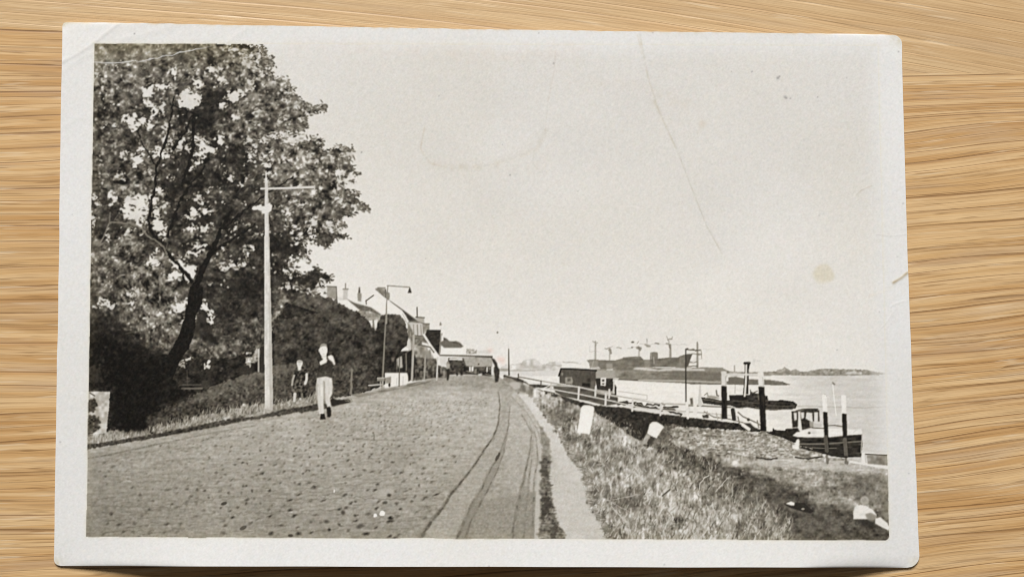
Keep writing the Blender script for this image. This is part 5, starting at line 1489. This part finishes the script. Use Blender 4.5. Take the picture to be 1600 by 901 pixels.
def oak_material():
    m, t, b = nt("oiled_oak")
    L = t.links.new
    uv = node(t, 'ShaderNodeUVMap', uv_map="grain")
    stv = node(t, 'ShaderNodeAttribute', attribute_name="stave")

    def noise(sx, sy, detail=2., dist=0., rough=.5, off=0.):
        mp = node(t, 'ShaderNodeMapping')
        mp.inputs['Scale'].default_value = (sx, sy, 1)
        mp.inputs['Location'].default_value = (off, off * 1.7, off)
        L(uv.outputs['UV'], mp.inputs['Vector'])
        n = node(t, 'ShaderNodeTexNoise')
        n.inputs['Scale'].default_value = 1
        n.inputs['Detail'].default_value = detail
        n.inputs['Distortion'].default_value = dist
        n.inputs['Roughness'].default_value = rough
        L(mp.outputs['Vector'], n.inputs['Vector'])
        return n.outputs['Fac']

    def ramp_(f, a, b_, va=0., vb=1.):
        r = node(t, 'ShaderNodeMapRange', interpolation_type='SMOOTHSTEP')
        r.inputs['From Min'].default_value = a
        r.inputs['From Max'].default_value = b_
        r.inputs['To Min'].default_value = va
        r.inputs['To Max'].default_value = vb
        L(f, r.inputs['Value'])
        return r.outputs['Result']

    def mth(op, a, b_):
        n = node(t, 'ShaderNodeMath', operation=op)
        for s_, v in ((0, a), (1, b_)):
            if isinstance(v, (int, float)):
                n.inputs[s_].default_value = v
            else:
                L(v, n.inputs[s_])
        return n.outputs[0]

    def mix(f, a, b_):
        n = node(t, 'ShaderNodeMix', data_type='RGBA')
        if isinstance(f, (int, float)):
            n.inputs[0].default_value = f
        else:
            L(f, n.inputs[0])
        for s_, v in ((6, a), (7, b_)):
            if isinstance(v, tuple):
                n.inputs[s_].default_value = v + (1,)
            else:
                L(v, n.inputs[s_])
        return n.outputs[2]

    sep = node(t, 'ShaderNodeSeparateXYZ')
    L(uv.outputs['UV'], sep.inputs[0])
    vy = sep.outputs['Y']
    weak = mth('SUBTRACT', 1.0, mth('MULTIPLY', stv.outputs['Fac'], .62))

    def rings(freq, wx, wy, amp, off):
        ph = mth('ADD', mth('MULTIPLY', vy, freq), mth('MULTIPLY', noise(wx, wy, 2, 0, .5, off), amp))
        return mth('FRACT', ph, 0)

    broad = noise(.10, 1.4, 2, 0, .5)
    warm = noise(.22, 4.0, 2, 0, .5, 5.)
    pale = noise(.16, 6.5, 3, 0, .6, 3.)
    grey = noise(.35, 5., 2, .1, .5, 37.)
    fibre = noise(.9, 60., 3, 0, .7, 23.)
    pores = noise(.55, 26., 2, .1, .6, 17.)
    fleck = noise(.9, 17., 2, .2, .5, 29.)
    gate1 = noise(.16, 3.6, 1, 0, .5, 51.)
    gate2 = noise(.28, 6.0, 1, 0, .5, 61.)
    r1 = rings(4.6, .05, .9, 3.4, 43.)
    r2_ = rings(8.0, .10, 2.3, 3.6, 47.)
    c = mix(ramp_(broad, .36, .64), (.72, .455, .205), (.62, .36, .145))
    c = mix(ramp_(warm, .48, .66, 0, .55), c, (.55, .285, .095))
    c = mix(ramp_(pale, .42, .62, 0, .75), c, (.86, .605, .325))
    c = mix(ramp_(grey, .54, .70, 0, .45), c, (.62, .455, .30))
    c = mix(mth('MULTIPLY', stv.outputs['Fac'], .55), c, (.66, .475, .27))
    c = mix(ramp_(fibre, .40, .70, 0, .36), c, (.36, .205, .085))
    dash = noise(1.3, 22., 1, 0, .5, 71.)
    c = mix(mth('MULTIPLY', ramp_(dash, .64, .74, 0, .6), weak), c, (.26, .135, .05))
    c = mix(mth('MULTIPLY', ramp_(pores, .54, .70, 0, .55), weak), c, (.32, .17, .07))
    # each year ring: a fine dark line of pores, fading below into the lighter wood
    l1 = mth('MULTIPLY', ramp_(r1, .0, .15, 1, 0), ramp_(gate1, .34, .56, .10, 1))
    f1 = mth('MULTIPLY', ramp_(r1, .0, .42, .50, 0), ramp_(gate2, .35, .62, .15, 1))
    l2 = mth('MULTIPLY', ramp_(r2_, .0, .26, 1, 0), ramp_(gate2, .45, .64, 0, .75))
    c = mix(mth('MULTIPLY', f1, weak), c, (.44, .235, .085))
    c = mix(mth('MULTIPLY', mth('MULTIPLY', l1, .88), weak), c, (.19, .088, .028))
    c = mix(mth('MULTIPLY', l2, weak), c, (.22, .110, .040))
    c = mix(ramp_(fleck, .60, .72, 0, .50), c, (.84, .66, .44))
    L(c, b.inputs['Base Color'])
    hgt = mth('ADD', mth('ADD', mth('MULTIPLY', l1, -1.), mth('MULTIPLY', l2, -.7)), mth('MULTIPLY', fibre, .5))
    bp = node(t, 'ShaderNodeBump')
    bp.inputs['Strength'].default_value = .55
    bp.inputs['Distance'].default_value = .00012
    L(hgt, bp.inputs['Height'])
    L(bp.outputs['Normal'], b.inputs['Normal'])
    b.inputs['Roughness'].default_value = .5
    b.inputs['Specular IOR Level'].default_value = .35
    return m


me.materials.append(oak_material())
